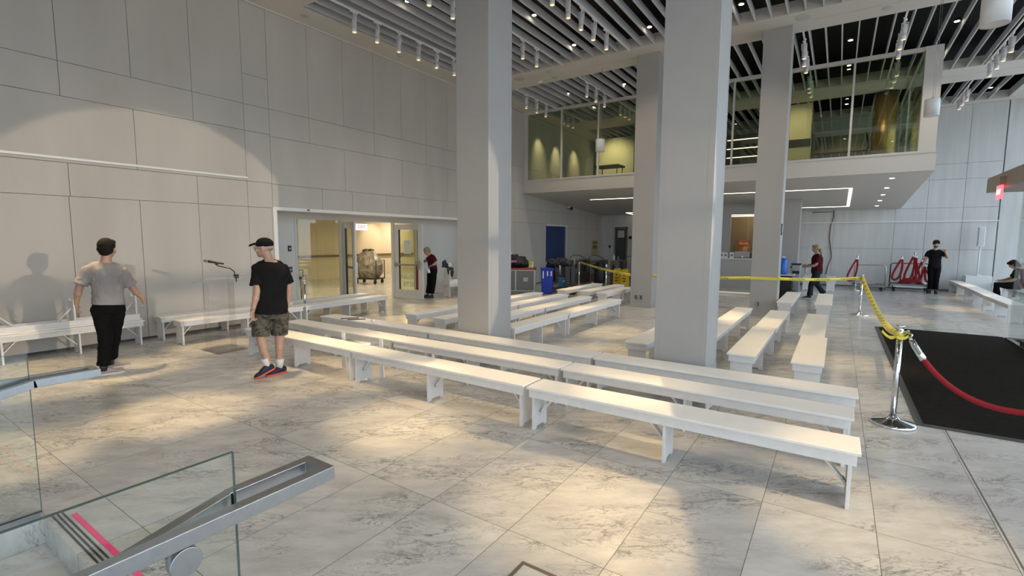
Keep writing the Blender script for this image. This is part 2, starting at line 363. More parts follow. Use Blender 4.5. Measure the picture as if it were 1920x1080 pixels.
# ------------------------------------------------------------------ ceiling
STR = [(-6, -.35), (5.05, 6.33), (12.13, 13.3), (18.35, 19.9), (22.8, YF)]     # plaster strips running across (y ranges)
WX0, WX1 = -9.42, 4.35
c = MB()
for y0, y1 in STR:
    mid = (y0+y1)/2
    for a, d in ((y0, mid-.006), (mid+.006, y1)): c.box((WX0, a, ZC), (WX1, d, ZC+.25))
c.box((XW+.012, -6, ZC), (WX0, YF, ZC+.24)); c.box((WX1, -6, ZC), (XG, YF, ZC+.24))
c.box((XW+.012, -6, ZC-.03), (XW+.05, 12.1, ZC))
struct(c.build('ceiling', PLAST))
struct(MB().box((XW-.3, -6, 7.5), (XG+.6, YF+.3, 7.6)).box((XW-.3, -6, 6.6), (XW+.01, YF, 7.5)).box((XG, -6, ZC), (XG+.5, YF+.3, 7.5)).box((XW, YF, ZC), (XG, YF+.1, 7.5)).box((XW, -6.1, ZC), (XG, -6, 7.5)).build('ceiling_void', VOID))
WELLS = [(-.35, 5.05, 'near bay over the front benches'), (6.33, 12.13, 'middle bay over the columns'), (13.3, 18.35, 'bay over the mezzanine glass'), (19.9, 22.8, 'farthest bay beside the concrete wall')]
for wi, (y0, y1, nm) in enumerate(WELLS):
    o0 = None; n = int((WX1-WX0)/.3143)
    for i in range(n):
        x = WX0 + .09 + .3143*i
        if o0 is None:
            o0 = MB().box((-.013, y0+.002, ZC-.0), (.013, y1-.002, ZC+.165)).build('ceiling_baffle', SLAT); o = o0
        else: o = o0.copy(); C.objects.link(o)
        o.location = (x, 0, 0)
        tag(o, 'long thin grey ceiling baffle hung in the ' + nm, 'ceiling baffle', 'baffles in the ' + nm)
# speaker discs in the plaster strips
GRILLE = mat('speaker_grille', (.48, .46, .44), .8)
d0 = None
for k, (x, y, r) in enumerate([(-8.13, 12.5, .16), (-7.1, 12.45, .09), (-7.2, 12.97, .09), (-9.75, 6.6, .09), (-9.75, 9.3, .09), (-.9, 12.45, .16), (.55, 12.9, .09), (-9.8, 5.6, .1)]):
    tag(MB().lathe((x, y, ZC-.008), [(r*.2, 0), (r*.96, 0), (r, .003), (r, .012)], 32).build('ceiling_speaker', GRILLE), ['large round speaker grille in the ceiling strip beside the tall wall', 'small round grille next to the ceiling seam', 'small round grille beyond the ceiling seam beside the sprinkler', 'round grille in the wall side soffit before the first spotlights', 'round grille in the wall side soffit below the spotlight row', 'large round speaker grille in the strip before the mezzanine window', 'small round grille in the strip beside the pendant canopy', 'round grille at the near corner of the soffit'][k], 'ceiling speaker')
t = thing('smoke_detector', 'small white detector disc on the ceiling strip above the far column', 'detector', (-7.75, 13.08, ZC)); MB().lathe((0, 0, -.04), [(.03, 0), (.07, .012), (.08, .04)], 20).build('housing', WHITE, t); MB().lathe((0, 0, -.055), [(.015, 0), (.03, .016)], 16).build('sensor', WHITE, t)
# downlights
dl = thing('recessed_downlight', 'x', 'downlight'); MB().lathe((0, 0, 0), [(.058, 0), (.075, 0), (.075, .06), (.058, .06)], 24).build('trim_ring', BLACK, dl); MB().lathe((0, 0, -.004), [(.001, 0), (.047, 0), (.047, .004)], 24).build('lamp', LAMP, dl)
DLK = children(dl); first = True
DLP = [(-9.5, 7.5), (-9.5, 9.38), (-9.5, 11.27), (-7.6, 7.49), (-7.6, 9.4), (-5.76, 7.5), (-5.76, 9.44), (-5.77, 11.37), (-3.87, 11.38), (-3.87, 9.4), (-1.95, 11.35), (-1.95, 9.4), (-.05, 11.3),
       (-9.5, 14.9), (-7.757, 14.9), (-5.85, 14.99), (-3.9, 14.9), (-.05, 14.76), (1.88, 14.79), (-.05, 16.8), (-5.85, 16.9), (-7.75, 16.9), (1.88, 16.8), (3.75, 14.8), (3.7, 21.6), (-.05, 21.4), (-9.5, 1.5), (-7.6, 3.4), (-5.76, 1.5), (-3.87, 3.4), (-1.95, 1.5), (-.05, 3.4), (1.88, 1.5), (-3.87, .2), (1.88, 4.6)]
for k, (x, y) in enumerate(DLP):
    o = dl if first else copy_tree(dl, None, DLK); first = False; o.location = (x, y, 6.62)
    if -9 < x < 3.6: light('downlight_beam', 'SPOT', (x, y, 6.47), 82, (1.0, .84, .62), (x, y, 0), spot_size=R(115), spot_blend=.9, shadow_soft_size=.06)
    bay = 'near bay' if y < 5 else 'middle bay' if y < 12.2 else ('bay over the mezzanine glass' if y < 18.4 else 'farthest bay')
    tag(o, 'small round lit downlight between the baffles of the ' + bay, 'downlight', 'downlights in the ' + bay)

# track spotlights hanging below the baffles
sp = thing('track_spotlight', 'x', 'spotlight')
MB().box((-.02, -.09, -.035), (.02, .09, 0)).box((-.012, -.012, -.09), (.012, .012, -.03)).build('track_adapter', FIXT, sp, .003)
MB().box((-.055, -.012, -.10), (.055, .012, -.088)).box((-.06, -.012, -.24), (-.052, .012, -.088)).box((.052, -.012, -.24), (.06, .012, -.088)).build('yoke', FIXT, sp)
MB().lathe((0, 0, 0), [(.038, -.12), (.048, -.125), (.048, -.30), (.05, -.305)][::-1], 20).build('body', FIXT, sp)
sn = MB().lathe((0, 0, 0), [(.052, -.318), (.05, -.31)], 20).lathe((0, 0, 0), [(.044, -.43), (.047, -.43), (.047, -.32), (.03, -.32)], 20).build('snoot', FIXT, sp)
MB().lathe((0, 0, -.434), [(.001, 0), (.040, 0), (.040, .004)], 20).build('lens', LENS, sp)
SPK = children(sp); first = True
rowA = [(-8.65, 6.99+.63*i) for i in range(8)]; rowB = [(-6.5, 6.99+.63*i) for i in range(7)]; rowC = [(-4.63, 8.2+.625*i) for i in range(5)]; rowD = [(-2.8, 7.0+.63*i) for i in range(3)]
rowE = [(-8.78, 13.93+.66*i) for i in range(3)]; rowF = [(-6.56, 13.83+.66*i) for i in range(3)]; rowG = [(-.95, 13.77+.6*i) for i in range(3)]; rowH = [(.9, 13.63+.65*i) for i in range(3)]; rowI = [(3.0, 15.87+.65*i) for i in range(4)]; rowJ = [(3.0, 20.5+.6*i) for i in range(3)]
rowK = [(-8.78, 16.5+.4*i) for i in range(3)]; rowL = [(-6.5, 16.4+.4*i) for i in range(3)]; rowM = [(-.95, 16.5+.5*i) for i in range(3)]; rowN = [(1.0, 16.5+.6*i) for i in range(3)]; rowO = [(-1.06, 10.5)]
near = [(-8.65, 1.2+.63*i) for i in range(5)] + [(-6.5, 1.2+.63*i) for i in range(5)] + [(-4.63, .8+.63*i) for i in range(6)] + [(-2.8, 1.0+.63*i) for i in range(5)] + [(-.95, .9+.63*i) for i in range(5)] + [(.9, 1.2+.63*i) for i in range(4)]
ROWS = [(rowA, 'the row along the tall panelled wall'), (rowB, 'the second row of the middle bay'), (rowC, 'the row between the two big columns'), (rowD, 'the row behind the widest column'), (rowE, 'the wall side row before the mezzanine glass'), (rowF, 'the row beside the small white cylinder'),
        (rowG, 'the row behind the taped column'), (rowH, 'the row over the mezzanine corner'), (rowI, 'the row over the entrance side'), (rowJ, 'the farthest row beside the concrete wall'), (rowK, 'the wall side row behind the mezzanine glass'), (rowL, 'the second row behind the mezzanine glass'), (rowM, 'the row behind the middle mezzanine pane'), (rowN, 'the row behind the last mezzanine pane'), (rowO, 'the lone fixture above the aisle'), (near, 'the near bay overhead')]
for row, nm in ROWS:
    for k, (x, y) in enumerate(row):
        o = sp if first else copy_tree(sp, None, SPK); first = False; o.location = (x, y, ZC-.02); o.rotation_euler = (random.uniform(-.06, .06), random.uniform(-.05, .05), random.choice((0, .3, -.25, .1)))
        if nm.startswith('the lone'): o.rotation_euler = (1.0, 0, -.8); tag(o, 'white track spotlight tilted sideways, alone above the aisle', 'spotlight')
        else: tag(o, 'white track spotlight, %s from the viewer, in %s' % (ORD[k] if len(row) < 9 else 'one', nm), 'spotlight', 'spotlights in ' + nm)
SPC = (1.0, .71, .36)
TRK = {0: (6.33, 12.13), 1: (6.33, 12.13), 2: (6.33, 12.13), 3: (6.33, 12.13), 4: (13.3, 18.35), 5: (13.3, 18.35), 6: (13.3, 18.35), 7: (13.3, 18.35), 8: (13.3, 18.35), 9: (19.9, 22.8), 14: (6.33, 12.13)}
for i_, (row, nm) in enumerate(ROWS):
    if i_ in TRK and row is not rowO: tag(box_obj('lighting_track', (row[0][0]-.017, TRK[i_][0]-.02, ZC-.022), (row[0][0]+.017, TRK[i_][1]+.02, ZC+.012), FIXT), 'slim pale lighting track carrying ' + nm, 'lighting track')
for x_ in (-8.65, -6.5, -4.63, -2.8, -.95, .9): tag(box_obj('lighting_track', (x_-.017, -.37, ZC-.022), (x_+.017, 5.07, ZC+.012), FIXT), 'slim pale lighting track in the near bay overhead', 'lighting track', 'tracks in the near bay')
POOLS = [((-8.65, 1.8), (-8.03, 2.6), 1), ((-6.5, 1.9), (-5.6, 2.15), 1.25), ((-8.65, 2.4), (-7.8, 1.8), .8), ((-6.5, 3.7), (-6.1, 3.9), .9), ((-4.63, 3.3), (-3.5, 3.3), 1), ((-2.8, 2.9), (-1.4, 2.8), .8), ((.9, 3.1), (.3, 3.75), .75), ((-2.8, 3.5), (-1.5, 4.6), .4), ((-4.63, 8.82), (-3.0, 3.6), 1.2), ((-2.8, 8.26), (-1.0, 3.5), 1.2), ((-4.63, 8.2), (-5.2, 3.9), .9), ((-.95, 13.77), (-.2, 6.5), .8),
         ((.9, 7.5), (.5, 8.6), .6), ((-6.5, 8.25), (-6.2, 9.5), 1), ((-2.8, 8.2), (-1.8, 9.7), .9), ((-1.0, 8.8), (-1.0, 9.1), .6), ((-4.63, 8.2), (-3.7, 8.9), .9), ((-8.65, 7.0), (-8.0, 7.6), 1.0), ((-8.65, 3.3), (-8.6, 3.9), .9), ((-8.65, 1.2), (-9.1, 1.7), .9), ((3.0, 17.2), (2.7, 17.3), .8), ((3.0, 20.5), (3.5, 20.6), .6),
         ((-6.5, 2.5), (-5.0, 4.2), .7), ((-4.63, 3.9), (-4.2, 5.2), .5), ((-8.78, 13.9), (-9.0, 10.9), .9), ((-6.56, 13.8), (-6.2, 12.4), .7), ((-2.8, 8.8), (-3.0, 7.2), .7), ((-4.63, 1.6), (-5.6, .8), .7), ((-8.65, 9.5), (-8.8, 9.4), .8), ((.9, 13.6), (1.2, 14.2), .6), ((-4.63, 9.5), (-5.1, 8.6), .5), ((.9, 1.8), (.2, 1.7), .4)]
SPOTW = 1000
for (px_, py_), tg, k in POOLS:
    light('spot_beam', 'SPOT', (px_, py_, 6.03), SPOTW*k, SPC, (tg[0], tg[1], 0), spot_size=R(16.5), spot_blend=.85, shadow_soft_size=.04)
# hanging white cylinders
for (x, y, z, lb) in ((-5.73, 13.0, 4.43, 'white cylinder pendant hanging before the mezzanine glass, smallest of the three'), (1.25, 7.4, 4.27, 'largest nearest white cylinder pendant high above the entrance mat'), (1.39, 13.0, 4.45, 'white cylinder pendant at the end of the mezzanine front')):
    t = thing('pendant_speaker', lb, 'pendant', (x, y, z))
    MB().lathe((0, 0, 0), [(.10, -.16), (.125, -.165), (.125, .16), (.12, .165), (.01, .165)], 32).build('cylinder', WHITE, t)
    MB().lathe((0, 0, 0), [(.001, -.155), (.10, -.155), (.10, -.15)], 24).build('grille', GRILLE, t)
    top = 6.5-z if y != 7.4 else 7.4-z
    MB().cyl((0, 0, .16), (0, 0, top), .004, n=6).cyl((.03, 0, .16), (.03, 0, top), .003, n=6).build('cable', METAL, t)
    MB().lathe((0, 0, .165), [(.02, 0), (.02, .03)], 12).build('cap', METAL, t)
# ------------------------------------------------------------------ mezzanine
MY = 15.9; MX1 = 1.86
def SZ(y): return 3.536 - .0693*(y - MY)
s = MB(); s.prism([(MY, SZ(MY)), (YF-.01, SZ(YF)), (YF-.01, 3.97), (MY, 3.97)], 0, XW+.005, MX1)
struct(s.build('trim_1', PLAST))
struct(box_obj('trim_2', (XW+.005, MY-.015, 3.97), (MX1, MY+.18, 4.01), PLAST))
struct(box_obj('floor_mezzanine', (XW, MY+.2, 3.9), (1.5, YF-.02, 3.985), mat('grey_floor', (.3, .3, .29), .4)))
# glass front of the mezzanine
fx = [-9.98, -8.54, -7.11, -5.68, -4.25, -2.81, -1.36, .085, 1.5]
wroot = struct(empty('window_1', (0, MY+.06, 0)))
f = MB()
f.box((XW+.01, -.05, 4.0), (-9.98, .08, 6.5)); f.box((1.5, -.05, 4.0), (1.84, .3, 6.52)); f.box((XW, -.04, 6.42), (1.84, .06, 6.52)); f.box((XW, -.04, 4.0), (1.84, .06, 4.03))
for x in fx[1:-1]: f.box((x-.025, -.03, 4.0), (x+.025, .05, 6.5))
struct(f.build('window_frame', PLAST, wroot))
for a, c in zip(fx, fx[1:]): struct(MB().box((a+.02, 0, 4.03), (c-.02, .012, 6.42)).build('pane', GLSM, wroot))
w2 = struct(empty('window_2', (1.5, 0, 0)))
struct(MB().box((0, MY+.3, 4.0), (.012, YF, 6.42)).build('pane', GLSM, w2)); struct(MB().box((-.02, 19, 4), (.04, 19.06, 6.5)).box((-.02, 21.3, 4), (.04, 21.36, 6.5)).box((-.02, MY, 6.42), (.3, YF, 6.52)).build('window_frame', PLAST, w2))
WARMW = mat('warm_plaster', (.58, .52, .38), .8); BRONZE = mat('bronze_curtain', (.55, .36, .14), .32, .75, noise=.25, nscale=4, streak=(14, 14, .4))
DWOOD = mat('dark_wood', (.06, .045, .035), .5, noise=.3, nscale=5, streak=(1, 1, 6))
struct(box_obj('wall_mezzanine', (-9.85, 21.9, 3.99), (-8.0, 22.05, 6.5), WARMW)); struct(box_obj('wall_mezzanine', (-1.95, 20.0, 3.99), (-1.02, 20.6, 6.5), WARMW))
struct(box_obj('wall_mezzanine', (-8.0, 22.6, 3.99), (1.4, 22.7, 5.9), mat('olive_wall', (.25, .25, .2), .8)))
tag(box_obj('wall_panel', (-1.96, 19.96, 5.05), (-1.01, 19.99, 5.3), BLACK), 'black band across the yellow lit pier behind the mezzanine glass', 'panel')
t = thing('display_wall', 'dark shelving wall with hanging objects behind the mezzanine glass', 'shelving', (.1, 21.6, 3.99)); MB().box((-1.05, 0, 0), (1.1, .4, 1.0)).build('cabinet', DWOOD, t)
b = MB(); 
for k in range(9): b.box((-1.0+.24*k, -.06, .05), (-.98+.24*k, 0, .95))
b.build('mullion', BRONZE, t); MB().box((-1.08, -.08, 1.0), (1.13, .4, 1.12)).build('top_rail', mat('pinkish_wood', (.3, .2, .16), .5), t)
t = thing('led_shelf', 'dark shelf unit with three glowing strips behind the mezzanine glass', 'shelf', (-3.2, 20.6, 3.99)); MB().box((-.75, 0, 0), (.6, .5, 1.8)).build('case', DWOOD, t)
for k in range(3): MB().box((-.6, -.02, .95+.33*k), (.6, -.005, .972+.33*k)).build('light_strip', LED, t)
t = thing('bronze_curtain', 'tall golden bronze curved screen behind the last mezzanine pane', 'screen', (1.0, 20.0, 3.99)); MB().lathe((0, 0, 0), [(.32, 0), (.32, 2.45)], 40).build('curved_screen', BRONZE, t); MB().lathe((0, 0, 2.45), [(.34, 0), (.34, .05)], 40).build('head_ring', DARKM, t)
t = thing('fan', 'tall black pedestal fan behind the last mezzanine pane', 'fan', (.62, 19.2, 3.99)); MB().lathe((0, 0, 0), [(.2, 0), (.2, .02), (.03, .05)], 20).build('base', BLACK, t); MB().cyl((0, 0, .04), (-.05, 0, .75), .02).build('pole', BLACK, t)
b = MB(); MM = Matrix.Rotation(R(78), 3, 'Y')
for rr in (.1, .2, .28): b.tube([Vector((-.05, 0, .95)) + MM @ Vector((rr*cos(a*pi/8), rr*sin(a*pi/8), 0)) for a in range(16)], .008, 6, closed=True)
for a in range(8): b.cyl((-.05, 0, .95), Vector((-.05, 0, .95)) + MM @ Vector((.28*cos(a*pi/4), .28*sin(a*pi/4), 0)), .012, n=6)
b.build('fan_guard', BLACK, t)
t = thing('black_table', 'small black slanted table behind the third mezzanine pane', 'table', (-7.65, 18.3, 3.99)); MB().box((-.5, -.35, .62), (.5, .35, .68)).build('tabletop', BLACK, t)
for sx in (-.42, .42):
    for sy in (-.28, .28): MB().cyl((sx, sy, 0), (sx, sy, .62), .02, n=8).build('leg', BLACK, t)
t = thing('glass_balustrade', 'glass stair balustrade with pale rail far behind the mezzanine glass', 'balustrade', (-6.6, 20.3, 3.99)); MB().box((-.6, 0, 0), (.9, .02, 1.0)).build('glass_panel', GLS, t); MB().cyl((-.6, 0, 1.02), (.9, 0, 1.02), .025).build('rail', METAL, t)
light('mezz_wallwash', 'SPOT', (-9.5, 16.9, 6.4), 120, (1, .8, .45), (-10.15, 17.1, 4.9), spot_size=R(50), spot_blend=1)
light('mezz_wallwash', 'SPOT', (-9.5, 18.4, 6.4), 150, (1, .8, .45), (-10.15, 18.5, 4.8), spot_size=R(44), spot_blend=1)
light('mezz_wallwash', 'SPOT', (-9.5, 20.1, 6.4), 120, (1, .8, .45), (-10.15, 20.2, 4.9), spot_size=R(50), spot_blend=1)
light('mezz_wallwash', 'SPOT', (-8.9, 20.6, 6.4), 120, (1, .85, .5), (-8.9, 21.9, 5.3), spot_size=R(100), spot_blend=1)
light('mezz_wallwash', 'SPOT', (-1.5, 18.6, 6.4), 70, (1, .85, .5), (-1.5, 20.0, 5.3), spot_size=R(90), spot_blend=1)
light('mezz_wallwash', 'SPOT', (.5, 17.4, 6.45), 45, (1, .8, .5), (1.0, 20.0, 4.6), spot_size=R(80), spot_blend=1)
# light line and downlights in the sloping soffit
SL = math.atan(-.0693)
def led_run(name, p, q, w, lab):
    (x0, y0), (x1, y1) = p, q
    o = MB().beam((x0, y0, SZ(y0)-.004), (x1, y1, SZ(y1)-.004), w, .012).build(name, LED); return o
t = thing('soffit_light_frame', 'thin glowing rectangular light line set in the mezzanine underside', 'light')
for p, q, w in (((-8.35, 18.1), (.24, 18.1), .035), ((-8.5, 22.5), (.24, 22.4), .035), ((-8.5, 22.5), (-8.42, 23.2), .05), ((.21, 18.1), (.21, 22.4), .08)):
    led_run('light_line', p, q, w, '').parent = t
light('soffit_glow', 'AREA', (-4.1, 20.2, 3.1), 9, (1, .84, .6), (-4.1, 20.2, 0), shape='RECTANGLE', size=8, size_y=4)
dsm = thing('soffit_downlight', 'x', 'downlight'); MB().lathe((0, 0, 0), [(.055, 0), (.07, 0), (.07, .03)], 20).build('trim_ring', WHITE, dsm); MB().lathe((0, 0, -.004), [(.001, 0), (.055, 0), (.055, .004)], 20).build('lamp', LAMP, dsm)
DK = children(dsm); first = True
for k, y in enumerate((16.73, 18.36, 19.73, 21.1, 22.5)):
    o = dsm if first else copy_tree(dsm, None, DK); first = False; o.location = (1.09, y, SZ(y)-.004); tag(o, 'small lit round downlight in the mezzanine underside, %s of five from the front edge' % ORD[k], 'downlight', 'downlights in the mezzanine underside')

# ------------------------------------------------------------------ below the mezzanine
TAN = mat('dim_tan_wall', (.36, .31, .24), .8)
BLUE = mat('blue_panel', (.018, .04, .13), .55)
t = struct(empty('door_3', (XW, 18.67, 0))); struct(MB().box((-.12, -.95, 0), (-.06, .93, 2.36)).build('door_panel', BLUE, t)); struct(MB().box((-.06, -.97, 2.36), (.03, .97, 2.43)).box((-.06, .86, 0), (.01, .95, 2.36)).build('door_frame', FRAME, t))
struct(MB().box((-.06, -.9, .89), (.02, .4, .93)).build('push_bar', METAL, t))
t = struct(empty('door_4', (-9.02, YF, 0))); struct(MB().box((-.25, -.05, 0), (.25, 0, 2.33)).build('door_panel', mat('dark_steel_door', (.09, .095, .1), .35, .6), t)); struct(MB().box((-.17, -.06, 1.9), (.17, -.045, 2.25)).build('vision_panel', mat('dim_glass', (.45, .48, .5), .2), t)); struct(MB().box((-.32, -.06, 0), (-.26, .0, 2.42)).box((.26, -.06, 0), (.32, 0, 2.42)).box((-.32, -.06, 2.35), (.32, 0, 2.42)).build('door_frame', mat('bronze_frame', (.2, .16, .12), .4, .5), t))
t = thing('wall_notice', 'small tan notice board on the wall between the blue door and the dark steel door', 'notice', (XW, 22.6, 1.4)); MB().box((0, -.32, -.36), (.03, .32, .36)).build('board', mat('tan_notice', (.45, .33, .14), .7), t); MB().box((.03, -.27, .2), (.034, .27, .3)).box((.03, -.27, -.05), (.034, .27, .12)).build('heading', mat('notice_print', (.2, .13, .06), .8), t)
t = thing('wall_switch', 'small dark switch on the tan wall left of the dark steel door', 'switch', (-9.62, YF, 1.45)); MB().box((-.04, -.03, -.07), (.04, 0, .07)).build('plate', BLACK, t)
t = thing('card_reader', 'small dark card reader beside the top of the steel door', 'reader', (-8.55, YF, 1.9)); MB().box((-.07, -.05, -.07), (.07, 0, .07)).build('housing', BLACK, t)
t = thing('wall_poster', 'narrow tan poster to the side of the steel door', 'poster', (-8.35, YF, 1.35)); MB().box((-.12, -.03, -.35), (.12, 0, .35)).build('sheet', mat('tan_notice', (.45, .33, .14), .7), t)
t = thing('security_camera', 'small dome camera where the mezzanine underside meets the panelled wall', 'camera', (XW+.1, 19.6, SZ(19.6)-.02)); MB().box((-.06, -.09, -.06), (.1, .09, 0)).build('bracket', WHITE, t); MB().ell((.1, 0, -.09), (.08, .08, .08)).build('dome', BLACK, t)
# ticket desk and window
t = thing('ticket_desk', 'plain grey ticket desk seen between the two columns', 'desk', (-3.2, 20.0, 0)); MB().box((-1.6, 0, 0), (1.05, .5, 1.08)).build('front_panel', mat('desk_grey', (.5, .48, .46), .5), t, .004); MB().box((-1.64, -.04, 1.08), (1.09, .52, 1.115)).build('worktop', WHITE, t, .004)
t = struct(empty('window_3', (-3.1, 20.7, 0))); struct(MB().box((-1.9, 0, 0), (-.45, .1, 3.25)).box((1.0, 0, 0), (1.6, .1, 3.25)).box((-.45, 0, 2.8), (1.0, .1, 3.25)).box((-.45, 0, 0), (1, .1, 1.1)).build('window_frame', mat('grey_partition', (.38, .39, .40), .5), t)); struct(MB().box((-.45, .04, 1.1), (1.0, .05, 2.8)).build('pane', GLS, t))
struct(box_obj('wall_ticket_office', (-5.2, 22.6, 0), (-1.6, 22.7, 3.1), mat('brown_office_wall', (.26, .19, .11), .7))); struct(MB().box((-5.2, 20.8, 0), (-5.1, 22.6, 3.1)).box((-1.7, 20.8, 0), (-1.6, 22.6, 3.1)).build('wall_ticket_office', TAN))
t = thing('office_light', 'pair of thin light lines inside the ticket office', 'light', (-3, 21.6, 2.75)); MB().box((-.7, 0, 0), (.6, .03, .02)).box((-.7, -.5, .03), (.6, -.48, .05)).build('light_line', LED, t)
light('office_glow', 'POINT', (-3.0, 21.7, 2.6), 12, (1, .75, .45), shadow_soft_size=.3)
t = thing('office_poster', 'red and orange picture on the ticket office wall', 'poster', (-3.35, 22.58, 1.5)); MB().box((-.2, -.02, -.3), (.25, 0, .3)).build('sheet', mat('red_orange_print', (.6, .13, .03), .6, noise=.8, nscale=7), t); MB().box((-.15, -.03, .12), (.2, -.02, .2)).ell((.08, -.03, -.1), (.1, .02, .14)).build('print_shape', mat('cream_print', (.75, .5, .25), .6), t)
for k, x in enumerate((-3.72, -3.58, -3.36)):
    t = thing('counter_card', 'small white framed card standing on the ticket desk, %s from its near end' % ORD[k], 'card', (x, 20.1, 1.117), 0, 'cards on the ticket desk'); MB().box((-.075, 0, 0), (.075, .01, .22)).build('frame', WHITE, t); MB().box((-.04, -.002, .07), (.04, 0, .15)).build('print', mat('grey_print', (.25, .25, .25), .7), t)
t = thing('monitor', 'pale back of a monitor standing on the ticket desk', 'monitor', (-3.05, 20.3, 1.117)); MB().box((-.25, 0, .03), (.28, .04, .26)).build('screen_back', mat('silver_plastic', (.42, .43, .44), .4), t, .01); MB().box((-.06, -.03, 0), (.06, .08, .03)).build('stand', DARKM, t)
t = thing('desk_clutter_cup', 'small white cup on the ticket desk before the monitor', 'cup', (-3.0, 20.12, 1.117)); MB().lathe((0, 0, 0), [(.025, 0), (.035, .1), (.03, .1)], 14).build('cup_body', WHITE, t)
# turnstiles
def turnstile(x, y, lab, L=1.1, w=.28):
    t = thing('turnstile', lab, 'turnstile', (x, y, 0), 0, None)
    MB().box((-w/2, -L/2, 0), (w/2, L/2, .42)).build('lower_cabinet', mat('brown_cabinet', (.14, .11, .085), .5), t, .01)
    MB().box((-w/2, -L/2, .42), (w/2, -L/2+.3, .93)).box((-w/2, L/2-.3, .42), (w/2, L/2, .93)).build('upper_post', mat('dull_steel', (.22, .21, .2), .35, .6), t, .01)
    MB().box((-w/2-.01, -L/2-.01, .93), (w/2+.01, L/2+.01, .97)).build('lid', METAL, t, .008)
    MB().box((-.05, -.2, .45), (.05, .2, .9)).build('glass_wing', mat('dark_glass', (.03, .035, .04), .1), t)
    MB().box((-.05, -L/2-.004, .6), (.05, -L/2, .8)).build('reader', BLACK, t)
for x, y, lb in ((-9.75, 18.6, 'brown and steel turnstile hard against the panelled wall before the blue door'), (-8.95, 18.7, 'turnstile standing beside the dark bagged trolley'), (-8.2, 18.8, 'turnstile in the middle of the row behind the yellow tape'), (-7.4, 18.9, 'turnstile with bottles on it, next along from the middle one'), (-6.6, 19.0, 'turnstile beside the yellow wet floor signs'), (-5.8, 19.1, 'last turnstile of the row, mostly behind the far left column')): turnstile(x, y, lb)
for x, lb in ((-9.3, 'dark curved tube arching over the turnstiles near the wall'), (-8.45, 'dark curved rail arching between two turnstiles'), (-6.9, 'dark curved rail arching over the turnstile by the wet floor signs')):
    t = thing('curved_guide_rail', lb, 'rail', (x, 18.9, .97)); MB().tube([(-.3, 0, 0), (-.27, 0, .1), (-.1, 0, .17), (.15, 0, .15), (.35, 0, .06), (.42, 0, 0)], .012, 8).build('tube', DARKM, t)
for x, y, h, r, m_, lb in ((-7.50, 18.62, .25, .04, WHITE, 'white spray bottle standing on a turnstile'), (-7.33, 18.62, .2, .05, mat('blue_grey_bottle', (.1, .16, .2), .4), 'round blue grey bottle standing on a turnstile'), (-7.42, 18.8, .32, .02, BLACK, 'thin dark bottle between the two others on the turnstile')):
    t = thing('bottle', lb, 'bottle', (x, y, .972)); MB().lathe((0, 0, 0), [(r, 0), (r, h*.6), (r*.4, h*.75), (r*.4, h)], 14).build('bottle_body', m_, t); MB().lathe((0, 0, h), [(r*.45, 0), (r*.45, .02)], 10).build('cap', BLACK, t)
t = thing('waste_bag', 'tall black bin bag hanging between two turnstiles', 'bag', (-7.85, 18.0, 0)); MB().lathe((0, 0, .0), [(.12, 0), (.2, .15), (.2, .6), (.13, .88), (.17, .92)], 12).build('bag_body', BLACK, t)
t = thing('paper_cup', 'small white cup on the floor by the black bag', 'cup', (-8.1, 17.9, 0)); MB().lathe((0, 0, 0), [(.035, 0), (.045, .12)], 12).build('cup_body', WHITE, t)
# wet floor signs
YS = mat('yellow_sign_plastic', (.72, .46, .02), .45)
for x, y, lb in ((-6.9, 17.5, 'yellow folding wet floor sign, the nearer the turnstiles of two'), (-6.52, 17.3, 'yellow folding wet floor sign closest to the far left column')):
    t = thing('wet_floor_sign', lb, 'sign', (x, y, 0), .2)
    for sg in (-1, 1):
        b = MB(); b.prism([(-.15, 0), (-.10, 0), (-.08, .12), (.08, .12), (.10, 0), (.15, 0), (.09, .72), (-.09, .72)], 1, -.008, .008)
        o = b.build('panel', YS, t); o.rotation_euler = (sg*.16, 0, 0); o.location = (0, -sg*.115, 0)
        b = MB(); b.box((-.07, -.011 if sg > 0 else .009, .36), (.07, -.009 if sg > 0 else .011, .40)).box((-.06, -.011 if sg > 0 else .009, .26), (.06, -.009 if sg > 0 else .011, .30)).box((-.02, -.011 if sg > 0 else .009, .46), (.02, -.009 if sg > 0 else .011, .6))
        o = b.build('print', BLACK, t); o.rotation_euler = (sg*.16, 0, 0); o.location = (0, -sg*.115, 0)
# steel queue gate post, blue water jug on its table
t = thing('steel_gate_post', 'tall steel gate post with black fittings beside the blue jug table', 'gate', (-1.12, 18.6, 0)); MB().box((-.13, -.07, 0), (.13, .07, 1.0)).build('post', METAL, t, .02); MB().box((-.15, -.09, 1.0), (.15, .09, 1.05)).build('cap', DARKM, t, .01); MB().box((-.1, -.08, .7), (.1, -.07, .8)).box((-.15, -.3, .9), (-.11, .3, .96)).build('fitting', BLACK, t)
t = thing('side_table', 'dark skirted table with a grey top beside the taped column', 'table', (-1.62, 17.3, 0)); MB().box((-.55, -.35, .72), (.55, .35, .76)).build('tabletop', mat('desk_grey', (.5, .48, .46), .5), t, .005); MB().box((-.5, -.3, 0), (.5, .3, .72)).build('skirt', mat('black_cloth', (.02, .02, .022), .9), t)
t = thing('water_jug', 'bright blue jug standing on the skirted table', 'jug', (-1.40, 17.2, .762)); MB().lathe((0, 0, 0), [(.13, 0), (.14, .03), (.14, .42), (.08, .5), (.05, .5)], 20).build('jug_body', mat('bright_blue_plastic', (.01, .12, .5), .3), t); MB().lathe((0, 0, .5), [(.055, 0), (.055, .04)], 14).build('cap', WHITE, t)
